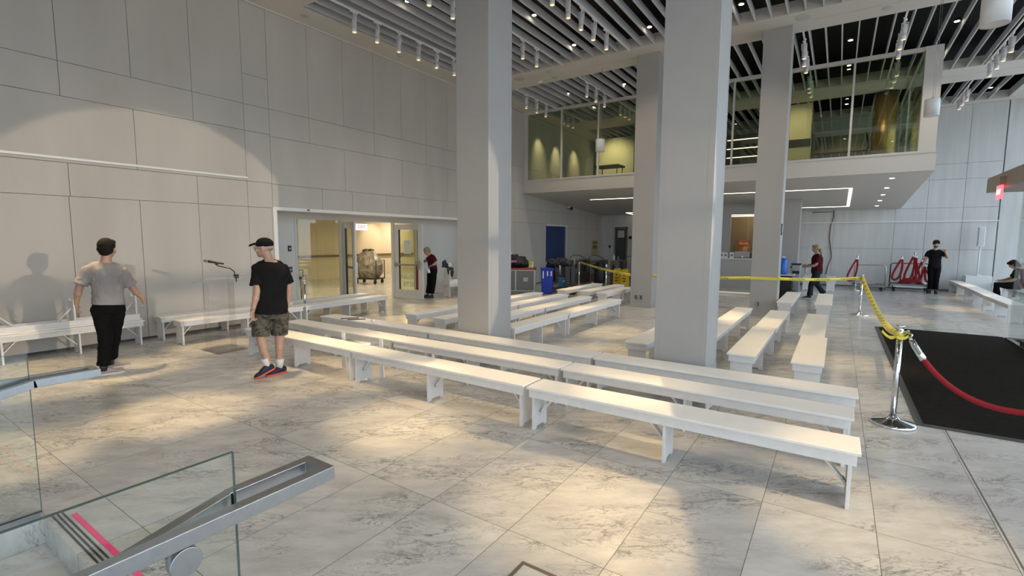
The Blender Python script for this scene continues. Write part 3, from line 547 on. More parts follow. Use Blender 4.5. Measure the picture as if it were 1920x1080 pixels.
t = thing('waste_bag', 'black bin bag slumped on the floor under the blue jug', 'bag', (-1.1, 16.7, 0)); MB().ell((0, 0, .17), (.17, .15, .17)).ell((0, 0, .35), (.06, .06, .06)).build('bag_body', BLACK, t)
# cable down the far wall, far wall fittings
t = thing('wall_cable', 'loose dark cable hanging down the far concrete wall', 'cable', (0, 0, 0)); MB().tube([(-.24, YF-.02, 3.0), (-.22, YF-.03, 2.75), (-.3, YF-.03, 2.4), (-.32, YF-.03, 1.9), (-.25, YF-.03, 1.5), (-.2, YF-.04, 1.15), (-.3, YF-.04, .8), (-.36, YF-.04, .45)], .018, 6).build('cable_run', mat('brown_cable', (.16, .1, .09), .6), t); 
t = thing('wall_conduit', 'thin horizontal conduit stub at the top of the far wall', 'conduit', (-.6, YF-.03, 2.93)); MB().cyl((-.35, 0, 0), (.3, 0, 0), .015, n=8).build('pipe', mat('dull_steel', (.22, .21, .2), .35, .6), t)

# ------------------------------------------------------------------ left entrance recess
RX = -11.2
r = MB()
r.box((RX-.12, 11.3, 0), (RX, D1, DT)).box((RX, D1-.05, 0), (XW-.04, D1, DT)).box((RX, D0-.04, 0), (XW-.04, D0, DT)).box((RX-.12, D0-.04, 0), (RX, 7.07, DT)).box((RX-.12, 7.07, 2.33), (RX, 11.3, DT))
struct(r.build('wall_entrance', mat('entrance_white', (.68, .66, .62), .45)))
struct(box_obj('ceiling_entrance', (RX-.12, D0-.04, DT), (XW-.04, D1, DT+.05), PLAST))
TR = mat('white_trim', (.74, .73, .71), .4)
struct(MB().box((XW-.05, D0-.06, 0), (XW+.035, D0+.03, DT-.01)).box((XW-.05, D0-.06, DT-.01), (XW+.035, D1+.06, DT+.06)).box((XW-.05, D1-.03, 0), (XW+.035, D1+.06, DT-.01)).build('trim_3', TR))
b = MB(); 
for y in (7.1, 8.45, 10.32, 11.26): b.box((RX-.1, y-.03, 0), (RX+.01, y+.03, 2.28))
b.box((RX-.1, 7.07, 2.28), (RX+.01, 11.29, 2.33)).box((RX-.1, 7.13, 0), (RX+.008, 8.42, .06)).box((RX-.1, 10.35, 0), (RX+.008, 11.23, .06))
struct(b.build('trim_4', FRAME))
t = struct(empty('window_4', (RX-.05, 0, 0))); struct(MB().box((-.006, 7.13, .06), (.006, 8.42, 2.28)).build('pane', GLSD, t)); struct(MB().box((-.006, 10.35, .06), (.006, 11.23, 2.28)).build('pane', GLSD, t))
text_obj('pane_reflection', 'JE', .16, (RX-.035, 7.42, 2.12), (R(90), 0, R(90)), WHITE, t)  # white letters stand in for a reflection in the fixed pane
struct(MB().box((-.014, 10.36, 0), (.03, 11.2, .02)).build('sill', METAL, t))
def glass_door(name, hinge, ang, wdt, sign=1):
    t = struct(empty(name, hinge, ang)); H_ = 2.22
    f = MB(); s_ = .17
    f.box((0, -.022, .01), (s_, .022, H_)).box((wdt-s_, -.022, .01), (wdt, .022, H_)).box((s_, -.022, .01), (wdt-s_, .022, .28)).box((s_, -.022, H_-.15), (wdt-s_, .022, H_))
    struct(f.build('door_frame', FRAME, t, .002)); struct(MB().box((s_, -.005, .28), (wdt-s_, .005, H_-.15)).build('pane', GLSD, t))
    MB().box((s_, -.026, .28), (s_+.015, .026, H_-.15)).box((wdt-s_-.015, -.026, .28), (wdt-s_, .026, H_-.15)).build('glazing_bead', BLACK, t)
    MB().box((.03, -.055*sign-.015, 1.0), (wdt-.06, -.055*sign+.015, 1.06)).box((wdt-.16, -.06*sign-.02, .9), (wdt-.09, -.06*sign+.02, 1.18)).box((.03, -.06*sign-.02, .97), (.1, -.03*sign, 1.09)).build('push_bar', METAL, t, .006)
    for z in (.3, 1.15, 2.0): MB().cyl((-.01, 0, z-.07), (-.01, 0, z+.07), .012, n=8).build('hinge', METAL, t)
    return t
d = glass_door('door_1', (RX+.02, 8.50, 0), R(-20), .93, -1)
d = glass_door('door_2', (RX+.02, 10.33, 0), R(6), 1.06, 1)
struct(MB().box((.36, -.012, 1.35), (.62, -.006, 1.75)).build('notice_paper', mat('pale_paper', (.6, .66, .62), .6), d))
GT = mat('pale_green_lettering', (.35, .5, .36), .5)
struct(text_obj('door_lettering', 'YRUJBY', .19, (.52, -.008, .66), (R(90), 0, 0), GT, d)); struct(text_obj('door_lettering', 'BTSE', .2, (.52, -.008, .43), (R(90), 0, 0), GT, d))
struct(MB().box((.80, -.02, .3), (.86, -.008, 1.0)).build('red_label_strip', mat('dark_red_strip', (.25, .03, .02), .5), d))
# call buttons on the jamb wall
for z, lb in ((1.55, 'upper black call button on the white entrance wall'), (1.03, 'lower black call button on the white entrance wall')):
    t = thing('call_button', lb, 'button', (RX+.0, 6.92, z)); MB().box((0, -.045, -.07), (.02, .045, .07)).build('plate', BLACK, t, .004); MB().box((.02, -.02, -.02), (.026, .02, .02)).build('button', METAL, t)
t = thing('door_sensor', 'tiny dark sensor on the white entrance header', 'sensor', (XW+.03, 6.75, DT+.03)); MB().box((0, -.03, -.015), (.02, .03, .015)).build('housing', BLACK, t)
# corridor beyond
CW = mat('cream_corridor_wall', (.60, .53, .40), .7)
c = MB(); c.box((-19.2, 4, 0), (-19.1, 22, 2.9)); c.box((-19.1, 21.9, 0), (RX-.2, 22, 2.9)); c.box((-19.1, 3.9, 0), (RX-.2, 4.0, 2.9)); c.box((RX-.24, 13.4, 0), (RX-.2, 22, 2.9)).box((RX-.24, 4, 0), (RX-.2, 7.1, 2.9)).box((RX-.24, 4, 2.41), (RX-.2, 22, 2.9))
struct(c.build('wall_corridor', CW)); struct(box_obj('ceiling_corridor', (-19.2, 3.9, 2.9), (RX-.2, 22, 3.0), mat('cream_ceiling', (.6, .55, .42), .8))); struct(box_obj('floor_corridor', (-19.2, 3.9, -.2), (XW-1.1, 22, 0), MARBLE))
tag(box_obj('corridor_handrail', (-19.08, 4, .98), (-19.0, 21.8, 1.06), mat('brown_rail', (.16, .11, .06), .4)), 'brown handrail along the cream corridor wall behind the doors', 'handrail')
for k, (x, y) in enumerate(((-14, 7.6), (-14, 11.5), (-14.5, 15.5), (-17.8, 17.5))):
    t = thing('corridor_downlight', 'round recessed lamp in the corridor ceiling, %s from the nearer end' % ORD[k], 'downlight', (x, y, 2.895), 0, 'corridor ceiling lamps'); MB().lathe((0, 0, -.01), [(.001, 0), (.09, 0), (.09, .01)], 20).build('lamp', LAMP, t); MB().lathe((0, 0, -.012), [(.09, 0), (.11, 0), (.11, .012)], 20).build('trim_ring', WHITE, t)
    light('corridor_lamp', 'AREA', (x, y, 2.87), 75, (1, .83, .60), (x, y, 0), shape='DISK', size=.6)
light('corridor_wash', 'SPOT', (-18.0, 16.1, 2.85), 60, (1, .8, .5), (-19.1, 16.1, 1.9), spot_size=R(60), spot_blend=.8)
t = thing('exit_sign', 'small lit sign hanging inside the open doorway', 'sign', (-11.45, 9.32, 2.13)); MB().box((-.02, -.2, -.09), (.02, .2, .09)).build('housing', mat('pink_lit_sign', (.9, .8, .8), .4, emit=(1, .75, .78), estr=.9), t); text_obj('sign_lettering', 'EXIT', .13, (.024, 0, 0), (R(90), 0, R(90)), mat('red_letters', (.5, .03, .05), .5), t)
MB().cyl((0, 0, .09), (0, 0, .62), .01, n=6).build('stem', WHITE, t)
# wrapped trolley in the corridor
t = thing('wrapped_trolley', 'trolley heaped with goods wrapped in clear film in the corridor', 'trolley', (-15.5, 12.95, 0), .35)
b = MB(); b.box((-.5, -.35, .2), (.5, .35, .25))
for sx in (-.48, .48): b.tube([(sx, -.33, .2), (sx, -.33, .95), (sx, .33, .95), (sx, .33, .2)], .018, 6)
b.build('frame', DARKM, t)
for sx in (-.4, .4):
    for sy in (-.28, .28): MB().cyl((sx-.02, sy, .1), (sx+.02, sy, .1), .09, n=16).box((sx-.03, sy-.03, .1), (sx+.03, sy+.03, .2)).build('wheel', BLACK, t)
b = MB(); WR = mat('crumpled_film', (.20, .18, .13), .28, noise=.5, nscale=7, bump=.8, bscale=14)
b.loft([((0, 0, .26), (.35, 0, 0), (0, .3, 0)), ((0, 0, .5), (.52, 0, 0), (0, .38, 0)), ((.02, 0, .8), (.56, 0, 0), (0, .4, 0)), ((0, 0, 1.05), (.42, 0, 0), (0, .34, 0)), ((-.02, 0, 1.3), (.2, 0, 0), (0, .18, 0)), ((-.02, 0, 1.36), (.17, 0, 0), (0, .14, 0))], 12, False)
for v in b.bm.verts: v.co += Vector([random.uniform(-.05, .05) for _ in range(3)])
b.build('wrapped_load', WR, t); MB().box((-.2, -.15, 1.3), (.15, .15, 1.37)).build('dark_box', BLACK, t); MB().box((-.62, -.2, .88), (-.25, .2, .98)).build('side_bundle', mat('brown_card', (.25, .2, .12), .8), t)
# folding table with kit, seen through the fixed pane
t = thing('folding_table', 'black folding table with bent steel legs behind the fixed glass pane', 'table', (-12.35, 7.3, 0)); MB().box((-.35, -.55, .72), (.35, .55, .76)).build('tabletop', BLACK, t, .01)
for sy in (-.45, .45): MB().tube([(-.28, sy, 0), (-.28, sy, .7), (.28, sy, .7), (.28, sy, 0)], .014, 8).build('leg', DARKM, t)
t = thing('equipment_crate', 'dark crate on the corridor floor under the folding table', 'crate', (-12.3, 6.95, 0)); MB().box((-.2, -.25, 0), (.2, .25, .42)).build('crate_body', BLACK, t, .02); MB().box((-.2, -.26, .42), (.2, .26, .45)).build('lid', DARKM, t)
t = thing('glass_barrier', 'low dark framed glass barrier in the corridor', 'barrier', (-13.2, 8.1, 0)); MB().tube([(0, -1.1, .78), (0, .45, .88), (0, .45, 0)], .03, 6).build('frame', mat('bronze_frame', (.2, .16, .12), .4, .5), t); MB().box((-.005, -1.1, .05), (.005, .42, .8)).build('glass_panel', GLS, t)

# ------------------------------------------------------------------ street front on the right and the entrance box
fr = struct(empty('window_5', (XG, 0, 0)))
b = MB()
for y in [-5.5, -3.4, -1.3, .8, 2.9, 5.0, 7.1, 9.2, 11.3, 13.4, 15.5, 17.6, 19.7, 21.8]: b.box((-.05, y-.03, 0), (.1, y+.03, ZC))
b.box((-.04, -6, 0), (.09, YF, .08)).box((-.04, -6, 3.0), (.09, YF, 3.08)).box((-.04, -6, 5.2), (.09, YF, 5.26)).box((-.06, -6, ZC-.08), (.11, YF, ZC))
struct(b.build('window_frame', METAL, fr)); struct(MB().box((.02, -6, .05), (.03, YF, ZC)).build('pane', GLSF, fr))
t = thing('entrance_canopy', 'tan metal canopy box over the glass entrance screen', 'canopy', (0, 0, 0))
MB().box((2.22, 6.4, 2.69), (XG-.1, 12.5, 2.95)).build('canopy_box', mat('tan_metal', (.33, .30, .26), .5), t, .004)
t = thing('entrance_screen', 'frameless glass screen at the end of the entrance mat', 'glass screen', (0, 0, 0))
MB().box((2.69, 11.2, .03), (2.705, 12.42, 2.69)).build('side_glass', glass('screen_glass', (.95, .975, .965), .02), t); MB().box((2.72, 12.40, .03), (XG-.1, 12.415, 2.69)).build('end_glass', glass('screen_glass'), t)
MB().box((2.66, 11.2, 0), (2.74, 12.45, .03)).box((2.66, 12.37, 0), (XG-.1, 12.45, .03)).build('floor_channel', METAL, t); MB().box((2.67, 11.45, .03), (2.73, 11.6, .12)).build('patch_fitting', DARKM, t)
t = thing('entrance_post', 'dark bronze post of the entrance box beside the mat', 'post', (2.72, 11.05, 0)); MB().box((-.04, -.1, 0), (.3, .12, 1.35)).build('post_body', mat('bronze_frame', (.2, .16, .12), .4, .5), t, .01); MB().box((-.06, -.12, 1.35), (.34, .14, 1.4)).build('cap', mat('tan_metal', (.33, .30, .26), .5), t)
t = thing('exit_sign', 'red lit exit sign hanging under the tan canopy', 'sign', (2.17, 11.30, 2.7)); MB().box((-.012, -.16, -.2), (.012, .16, .02)).build('sign_panel', mat('red_lit_panel', (.9, .12, .14), .3, emit=(1, .1, .13), estr=1.6), t)
MB().box((-.03, -.1, .02), (.05, .1, .16)).build('sign_mount', mat('tan_metal', (.33, .30, .26), .5), t); text_obj('sign_lettering', 'EXIT', .12, (-.014, 0, -.09), (R(90), 0, R(-90)), mat('pink_letters', (1, .6, .6), .4, emit=(1, .5, .5), estr=2), t)
t = thing('entrance_mat', 'large black entrance mat beside the rope posts', 'mat', (0, 0, 0)); MB().box((.80, 6.12, 0), (2.66, 12.6, .012)).box((2.66, 6.12, 0), (5.4, 10.9, .012)).box((2.76, 10.9, 0), (5.4, 12.36, .012)).build('pile', MATM, t)
MB().box((.735, 6.05, 0), (.80, 12.66, .009)).box((.80, 6.05, 0), (5.4, 6.12, .009)).box((.80, 12.6, 0), (2.62, 12.66, .009)).build('border', mat('worn_mat_border', (.055, .055, .055), .7), t)
# floor box hatch in the foreground
t = thing('floor_hatch', 'square steel edged floor hatch in the marble in the foreground', 'hatch', (-1.2, 2.0, 0))
MB().box((-.17, -.17, 0), (.17, -.15, .003)).box((-.17, .15, 0), (.17, .17, .003)).box((-.17, -.15, 0), (-.15, .15, .003)).box((.15, -.15, 0), (.17, .15, .003)).build('edge_frame', mat('bronze_frame', (.2, .16, .12), .4, .5), t)
MB().lathe((0.02, 0.02, 0), [(.06, .003), (.06, .001), (.05, .003)], 24).build('ring', METAL, t); MB().box((-.14, -.14, 0), (.14, .14, .0015)).build('inset', MARBLE, t)

# ------------------------------------------------------------------ stair guards and handrails
def guard(x, lab, ends, seed):
    t = thing('glass_guard', lab, 'guard', (x, .8, 0)); MB().box((-.006, -3.4, -.18), (.006, 0, 1.072)).build('glass_panel', glass('guard_glass', (.95, .975, .965), .05), t); MB().box((-.0062, -.002, -.18), (.0062, .0005, 1.073)).box((-.0062, -3.4, 1.0715), (.0062, 0, 1.0735)).build('glass_edge', mat('glass_edge', (.07, .10, .09), .1), t)
    MB().box((-.03, -3.4, 0), (-.012, 0, .03)).box((.012, -3.4, 0), (.03, 0, .03)).build('floor_channel', METAL, t)
guard(SH[1]-.02, 'glass guard panel with a square top corner in the near foreground', 0, 0)
guard(SH[0]-.05, 'glass guard panel on the far side of the stair, beyond the pink tape', 0, 0)
def handrail(x, stair_side, lab):
    """flat looped rail: the outer bar stays level, the stair bar drops with the flight; joined by a short end bar"""
    t = thing('stair_handrail', lab, 'handrail', (x, 0, 0)); z = .888; h = .05; w = .045; g = .062*stair_side
    s_ = -1 if g > 0 else 1; o_, i_ = .0845, .0395; pts = [(s_*o_, -2.6), (s_*o_, 1.135), (-s_*o_, 1.135), (-s_*o_, .80), (-s_*i_, .80), (-s_*i_, 1.09), (s_*i_, 1.09), (s_*i_, -2.6)]
    b = MB().prism(pts, 2, z-h/2, z+h/2)
    b.build('level_rail', METAL, t, .002)
    b = MB(); b.beam((g, .815, z), (g, -2.6, z-.70), w, h, (0, 0, 1)); b.build('sloping_rail', METAL, t, .002)
    for y in (.615, -.6):
        gx = .012*stair_side
        MB().cyl((-.07, y, z-.085), (-.035, y, z-.085), .026, n=24).build('standoff_disc', METAL, t, .002); MB().cyl((.03, y, z-.085), (.064, y, z-.085), .046, n=40).build('standoff_disc', METAL, t, .002)
        MB().cyl((-.035, y, z-.085), (.03, y, z-.085), .014, n=16).build('bracket', METAL, t)
handrail(SH[1]-.015, -1, 'brushed steel looped handrail in the near foreground with a round disc fixing')
handrail(SH[0]-.045, 1, 'brushed steel looped handrail on the far side of the stair by the man in grey')
def fuse(name, mbb, voxel, m_, parent, smooth=3, wr=0):
    bmesh.ops.recalc_face_normals(mbb.bm, faces=mbb.bm.faces)
    me = bpy.data.meshes.new('tmp'); mbb.bm.to_mesh(me); mbb.bm.free(); o = bpy.data.objects.new('tmp', me); C.objects.link(o)
    r = o.modifiers.new('r', 'REMESH'); r.mode = 'VOXEL'; r.voxel_size = voxel; r.use_smooth_shade = True
    s = o.modifiers.new('s', 'SMOOTH'); s.iterations = smooth; s.factor = .6
    if wr:
        tx = bpy.data.textures.new('cloth_folds', 'CLOUDS'); tx.noise_scale = .09; tx.noise_depth = 2
        d = o.modifiers.new('d', 'DISPLACE'); d.texture = tx; d.strength = wr*1.5; d.mid_level = .5
    dg = bpy.context.evaluated_depsgraph_get(); nm = bpy.data.meshes.new_from_object(o.evaluated_get(dg)); bpy.data.objects.remove(o)
    nm.materials.clear(); nm.materials.append(m_); nm.name = name
    for p in nm.polygons: p.use_smooth = True; p.material_index = 0
    q = bpy.data.objects.new(name, nm); C.objects.link(q); q.parent = parent; return q
# ------------------------------------------------------------------ benches
def bench_proto(L, wdt=.325, H_=.42, mids=1, label='x', ms=1):
    t = thing('bench', label, 'bench')
    MB().box((0, -wdt/2, H_-.024), (L, wdt/2, H_)).build('seat', WPAINT, t, .004)
    a = MB(); y = wdt/2-.02; z0 = H_-.024-.078
    a.box((.02, -y, z0), (L-.02, -y+.02, H_-.024)).box((.02, y-.02, z0), (L-.02, y, H_-.024)).box((.02, -y+.02, z0), (.04, y-.02, H_-.024)).box((L-.04, -y+.02, z0), (L-.02, y-.02, H_-.024))
    a.build('apron', WPAINT2, t, .002)
    hw = y-.021; xs = [(.055, 1), (L-.055, -1)]
    for k in range(mids): xs.insert(1+k, (L*(k+1)/(mids+1), ms if k % 2 == 0 else -ms))
    for x, s in xs:
        MB().prism([(-hw, 0), (-hw+.045, 0), (-hw+.06, .025), (hw-.06, .025), (hw-.045, 0), (hw, 0), (hw, H_-.024), (-hw, H_-.024)], 0, x-.012, x+.012).build('leg', WPAINT2, t, .002)
        br = MB().beam((x+s*.012, 0, .135), (x+s*.24, 0, H_-.03), .05, .018).build('brace', WPAINT2, t, .002)
        MB().cyl((x+s*.028, -.035, .16), (x+s*.028, .035, .16), .009, n=8).build('bolt', METAL, br)
    return t
PROTO = {}
def bench(p, q, label, mids=1, group='white benches in the hall', z=0, flip=False, ms=1):
    p, q = Vector(p), Vector(q); L = round((q-p).length, 2); k = (L, mids, ms)
    if k in PROTO:
        src, kids = PROTO[k]; t = copy_tree(src, None, kids)
    else:
        t = bench_proto(L, mids=mids, ms=ms); PROTO[k] = (t, children(t))
    a = atan2(q.y-p.y, q.x-p.x)
    if flip: t.location = (p.x, p.y, z+.42); t.rotation_euler = (pi, 0, a)
    else: t.location = (p.x, p.y, z); t.rotation_euler = (0, 0, a)
    tag(t, label, 'bench', group); return t
FR = 'long white benches across the front'
bench((.205, 3.955), (-2.365, 3.945), 'nearest white bench, its bare end closest to the rope post, front row', group=FR)
bench((-2.40, 3.95), (-4.97, 3.98), 'middle white bench of the nearest row, brightly lit at one end', group=FR, ms=-1)
bench((-5.00, 3.99), (-7.50, 3.99), 'white bench of the nearest row standing behind the man in camouflage shorts', group=FR)
bench((.185, 4.69), (-2.405, 4.71), 'white bench in the second row, end facing the entrance mat', group=FR)
bench((-2.43, 4.71), (-5.02, 4.70), 'middle white bench of the second row from the front', group=FR)
bench((-5.05, 4.70), (-7.60, 4.70), 'second row white bench farthest from the mat, behind the capped man', group=FR)
bench((.23, 5.355), (-2.315, 5.35), 'white bench in the third row, passing in front of the widest column', group=FR)
bench((-2.345, 5.355), (-5.01, 5.40), 'middle white bench of the third row, passing the left big column', group=FR)
bench((-5.04, 5.40), (-7.62, 5.40), 'third row white bench with dark straps and paper lying on it', group=FR)
WS = 'white benches along the tall wall'
bench((-9.80, 3.30), (-9.80, .75), 'white bench against the wall carrying an upturned bench, behind the man in grey', group=WS, mids=2)
bench((-9.80, .74), (-9.80, -1.8), 'next white bench along the wall, cut by the picture edge', group=WS)
bench((-9.86, 3.28), (-9.86, .73), 'upturned white bench with raised legs lying on the wall bench', group=WS, z=.422, flip=True, mids=2)
bench((-9.86, .70), (-9.86, -1.85), 'upturned white bench beyond the glass guard, cut by the picture edge', group=WS, z=.422, flip=True)
bench((-9.90, 3.56), (-9.90, 5.84), 'white bench close to the wall behind the lectern', group=WS)
bench((-9.90, 5.86), (-9.93, 8.16), 'white bench close to the wall in front of the fixed glass pane', group=WS)
bench((-9.17, 3.57), (-9.18, 5.85), 'white bench behind the clear lectern, with lit top', group=WS)
bench((-9.18, 5.87), (-9.24, 8.15), 'white bench ending before the open doors, in front of the wall bench', group=WS)
MG = 'white benches between the left column and the wall'
for k, (x, y0, ym, y1, nm) in enumerate(((-6.48, 6.33, 8.62, 10.92, 'nearest the tall wall'), (-5.74, 6.27, 8.61, 10.95, 'second from the wall'), (-5.06, 6.3, 8.58, 10.85, 'third from the wall'), (-4.27, 6.24, 8.08, 10.77, 'farthest from the wall'))):
    bench((x, y0), (x, ym), 'near bench behind the left big column, in the row %s' % nm, group=MG); bench((x, ym+.03), (x, y1), 'far bench behind the left big column, in the row %s' % nm, group=MG)
bench((-6.25, 11.8), (-6.27, 14.3), 'small far white bench nearest the blue bin and suitcases', group=MG); bench((-5.6, 11.88), (-5.56, 14.35), 'small far white bench in the middle of three before the turnstiles', group=MG); bench((-5.06, 11.77), (-5.03, 13.7), 'small far white bench beside the column with sockets', group=MG)
RG = 'white benches beside the widest column'
bench((-2.19, 6.28), (-2.19, 8.2), 'white bench half hidden behind the widest column, dark end showing', group=RG)
bench((-1.54, 6.23), (-1.54, 8.42), 'white bench right behind the widest column, joined to a lit one', group=RG); bench((-1.54, 8.45), (-1.54, 10.92), 'warmly lit white bench ending at the foot of the taped column', group=RG)
bench((-.905, 6.36), (-.905, 8.6), 'white bench right of the widest column, near half of its row', group=RG); bench((-.885, 8.63), (-.885, 10.85), 'white bench right of the widest column, far half of its row', group=RG)
bench((-.215, 6.3), (-.215, 8.18), 'white bench nearest the mat in the side rows, near half', group=RG); bench((-.25, 8.21), (-.25, 10.75), 'white bench nearest the mat in the side rows, far half', group=RG)
bench((-.93, 12.35), (-.92, 15.03), 'white bench beside the taped column, before the woman in maroon', group=RG); bench((-.2, 12.45), (-.2, 15.0), 'white bench hiding the rear foot of the woman in maroon', group=RG)
bench((-3.9, 13.95), (-1.45, 14.0), 'white bench in front of the ticket desk, seen between the columns', group=RG)
bench((-.88, 20.45), (-.88, 22.9), 'far white bench end on, before the woman in maroon', group='far white benches'); bench((-.15, 20.55), (-.15, 23.0), 'far white bench end on, behind the woman in maroon', group='far white benches')
RW = 'white benches along the glass front'
bench((3.33, 14.9), (3.35, 17.35), 'white bench by the glass front, nearest, partly behind the glass screen', group=RW); bench((3.36, 17.38), (3.45, 20.1), 'middle white bench by the glass front', group=RW); bench((3.44, 20.13), (3.48, 22.95), 'farthest white bench by the glass front, before the speaker plinth', group=RW)
bench((4.4, 17.8), (4.42, 20.3), 'white bench the hunched man sits on', group=RW); bench((4.55, 20.33), (4.57, 22.78), 'white bench beside the speaker plinth, in line with the hunched man', group=RW)
# stacked pair in the entrance recess with a tied black bag
bench((-10.05, 11.35), (-10.05, 13.2), 'white bench standing by the far jamb of the entrance', group=WS); bench((-10.0, 11.3), (-10.0, 13.15), 'upturned white bench with a black bag tied to its raised leg', group=WS, z=.422, flip=True)
t = thing('waste_bag', 'black bin bag tied in a bow on the upturned bench by the entrance', 'bag', (-9.93, 11.3, .93)); b = MB()
b.loft([((0, -.22, .2), (.02, 0, 0), (0, 0, .02)), ((0, -.16, .13), (.05, 0, 0), (0, .09, .11)), ((0, 0, .0), (.03, 0, 0), (0, .03, .03)), ((0, .15, -.12), (.06, 0, 0), (0, .10, .11)), ((0, .24, -.27), (.02, 0, 0), (0, .03, .03))], 12); fuse('bag_body', b, .015, BLACK, t, 1, .05)
MB().ell((0, .08, .08), (.07, .07, .08)).build('clear_bag', mat('crumpled_film_clear', (.6, .6, .58), .2), t)

# things lying on the benches
t = thing('paper_sheet', 'white paper sheet lying at the end of the third row bench', 'paper', (-7.2, 5.5, .4205), .15); MB().box((-.15, -.05, 0), (.15, .05, .002)).build('sheet', WHITE, t)
for k, (x, y) in enumerate(((-6.98, 5.38), (-6.78, 5.36))): t = thing('dark_strap', 'dark strap lying across the third row bench, %s along' % ('nearer its end' if k == 0 else 'further'), 'strap', (x, y, .4205), .9); MB().box((-.15, -.03, 0), (.15, .03, .008)).build('band', mat('dark_brown_strap', (.05, .025, .02), .6), t, .002)
t = thing('bottle_cap', 'small white crumpled tissue on the third row bench', 'tissue', (-6.32, 5.33, .4205)); MB().ell((0, 0, .03), (.035, .03, .03), n=8, k=6).build('tissue', WHITE, t); t.name = 'tissue_ball'
for k, (x, y) in enumerate(((-5.62, 4.22), (-4.86, 4.22))): t = thing('folded_card', 'small white folded card standing behind the nearest bench row, %s' % ('closer to the capped man' if k == 0 else 'closer to the lit bench'), 'card', (x, y, 0)); MB().prism([(-.045, 0), (.045, 0), (.03, .50), (-.03, .50)], 1, -.006, .006).build('card_panel', WHITE, t)

# ------------------------------------------------------------------ rope posts, rope and tape
def stanchion(x, y, lab, r=.19, h=.99, loc_z=0, base=True):
    t = thing('rope_post', lab, 'post', (x, y, loc_z))
    if base: MB().lathe((0, 0, 0), [(r, 0), (r, .018), (r-.01, .03), (.06, .055), (.045, .075), (.03, .09)], 48).build('base', CHROME, t)
    MB().lathe((0, 0, 0), [(.026, .07), (.026, h-.09)], 24).build('tube', CHROME, t); MB().lathe((0, 0, 0), [(.026, h-.09), (.036, h-.085), (.036, h-.055), (.028, h-.05), (.028, h-.02), (.038, h-.015), (.038, h-.002), (.03, h)], 24).build('collar', CHROME, t); return t
stanchion(.545, 5.95, 'chrome rope post nearest the viewer, with the red rope and knotted yellow tape')
stanchion(.52, 14.4, 'chrome rope post far down the mat where two yellow tapes meet')
stanchion(-9.57, 6.22, 'chrome post standing between the wall benches before the fixed glass pane', h=.97, r=.15); stanchion(-6.55, 15.6, 'thin far post carrying the yellow tape, behind the small far benches', h=.97, r=.16); stanchion(-8.3, 17.1, 'thin far post between the turnstiles, holding the yellow tape', h=.93, r=.16)
def bez(p0, p1, p2, p3, n):
    p0, p1, p2, p3 = map(Vector, (p0, p1, p2, p3))
    return [(1-t)**3*p0 + 3*(1-t)**2*t*p1 + 3*(1-t)*t*t*p2 + t**3*p3 for t in [i/n for i in range(n+1)]]
t = thing('velvet_rope', 'thick red velvet rope hanging from the nearest chrome post', 'rope', (0, 0, 0))
pts = bez((.63, 5.88, .86), (.88, 5.68, .36), (1.30, 5.50, .12), (2.25, 5.3, .90), 26)
MB().tube(pts[2:], .024, 14).build('velvet', REDV, t); MB().tube(pts[:4], [.024, .027, .027, .03], 16).cyl(pts[0], pts[0] + (pts[0]-pts[1])*.6, .012, n=10).build('end_cap', CHROME, t)
MB().tube([(.57, 5.93, .93), (.6, 5.9, .935), (.63, 5.875, .915), (.625, 5.88, .88)], .008, 8).build('hook', CHROME, t)
stanchion(2.25, 5.3, 'chrome rope post outside the picture at the other end of the red rope')
def tape_marks():
    m = bpy.data.materials.new('tape_marks'); return m
def tape(name, lab, pts, wv, marks, mark_w=.6, txt=None):
    t = thing(name, lab, 'tape'); MB().strip(pts, wv).build('tape_band', YEL, t, recalc=False, solid=.001)
    b = MB()
    for i in range(1, len(pts)-1):
        if marks and i % marks == 0:
            p, q = Vector(pts[i]), Vector(pts[i]).lerp(Vector(pts[i+1]), .45); w = Vector(wv[i])*.5; d = (q-p).normalized(); nn = w.cross(d).normalized()*.0012
            for sg in (-1, 1):
                for o in (-.32, .08):
                    v = [b.bm.verts.new(x + nn*sg) for x in (p + w*o*2*.8, q + w*o*2*.8, q + w*(o+.22)*2*.8, p + w*(o+.22)*2*.8)]; b._f(v)
                v = [b.bm.verts.new(x + nn*sg) for x in (p - w*.5, p.lerp(q, .25) - w*.5, p.lerp(q, .25) + w*.5, p + w*.5)]; b._f(v)
    if marks: b.build('tape_print', BLACK, t, recalc=False)
    return t
n = 40; pts = []; wv = []
for i in range(n+1):
    s = i/n; y = 14.38 - s*8.40; z = .90*(1-s) + .90*s - .40*4*s*(1-s)*(1.0); 
    z = .92 - 4*.36*s*(1-s) ; x = .525 + .03*s + .10*sin(pi*s); a = R(35) + R(50)*sin(pi*min(1, s*1.02))
    pts.append((x, y, z)); wv.append((.09*sin(a), 0, .09*cos(a)))
tape('caution_tape', 'sagging yellow caution tape between the two chrome posts beside the mat', pts, wv, 2)
def straight_tape(lab, p, q, words, sag=.03, wd=.07):
    p, q = Vector(p), Vector(q); N = 16; P = [p.lerp(q, i/N) - Vector((0, 0, sag*4*(i/N)*(1-i/N))) for i in range(N+1)]
    t = tape('caution_tape', lab, P, [(0, 0, wd)]*(N+1), 0); d = q-p; a = atan2(d.y, d.x); b = None
    for s in words:
        c = p.lerp(q, s) - Vector((0, 0, sag*4*s*(1-s))); nn = Vector((sin(a), -cos(a), 0))*.002
        text_obj('tape_lettering', 'CAUTION', .06, c + nn, (R(90), 0, a), BLACK, t, .0004, 1.6)
    return t
straight_tape('taut yellow caution tape from the taped column to the far rope post', (-1.12, 12.72, .92), (.50, 14.4, .905), (.22, .52, .84))
straight_tape('yellow caution tape running between the two far columns', (-4.02, 12.66, .87), (-1.70, 12.74, .91), (.3, .7))
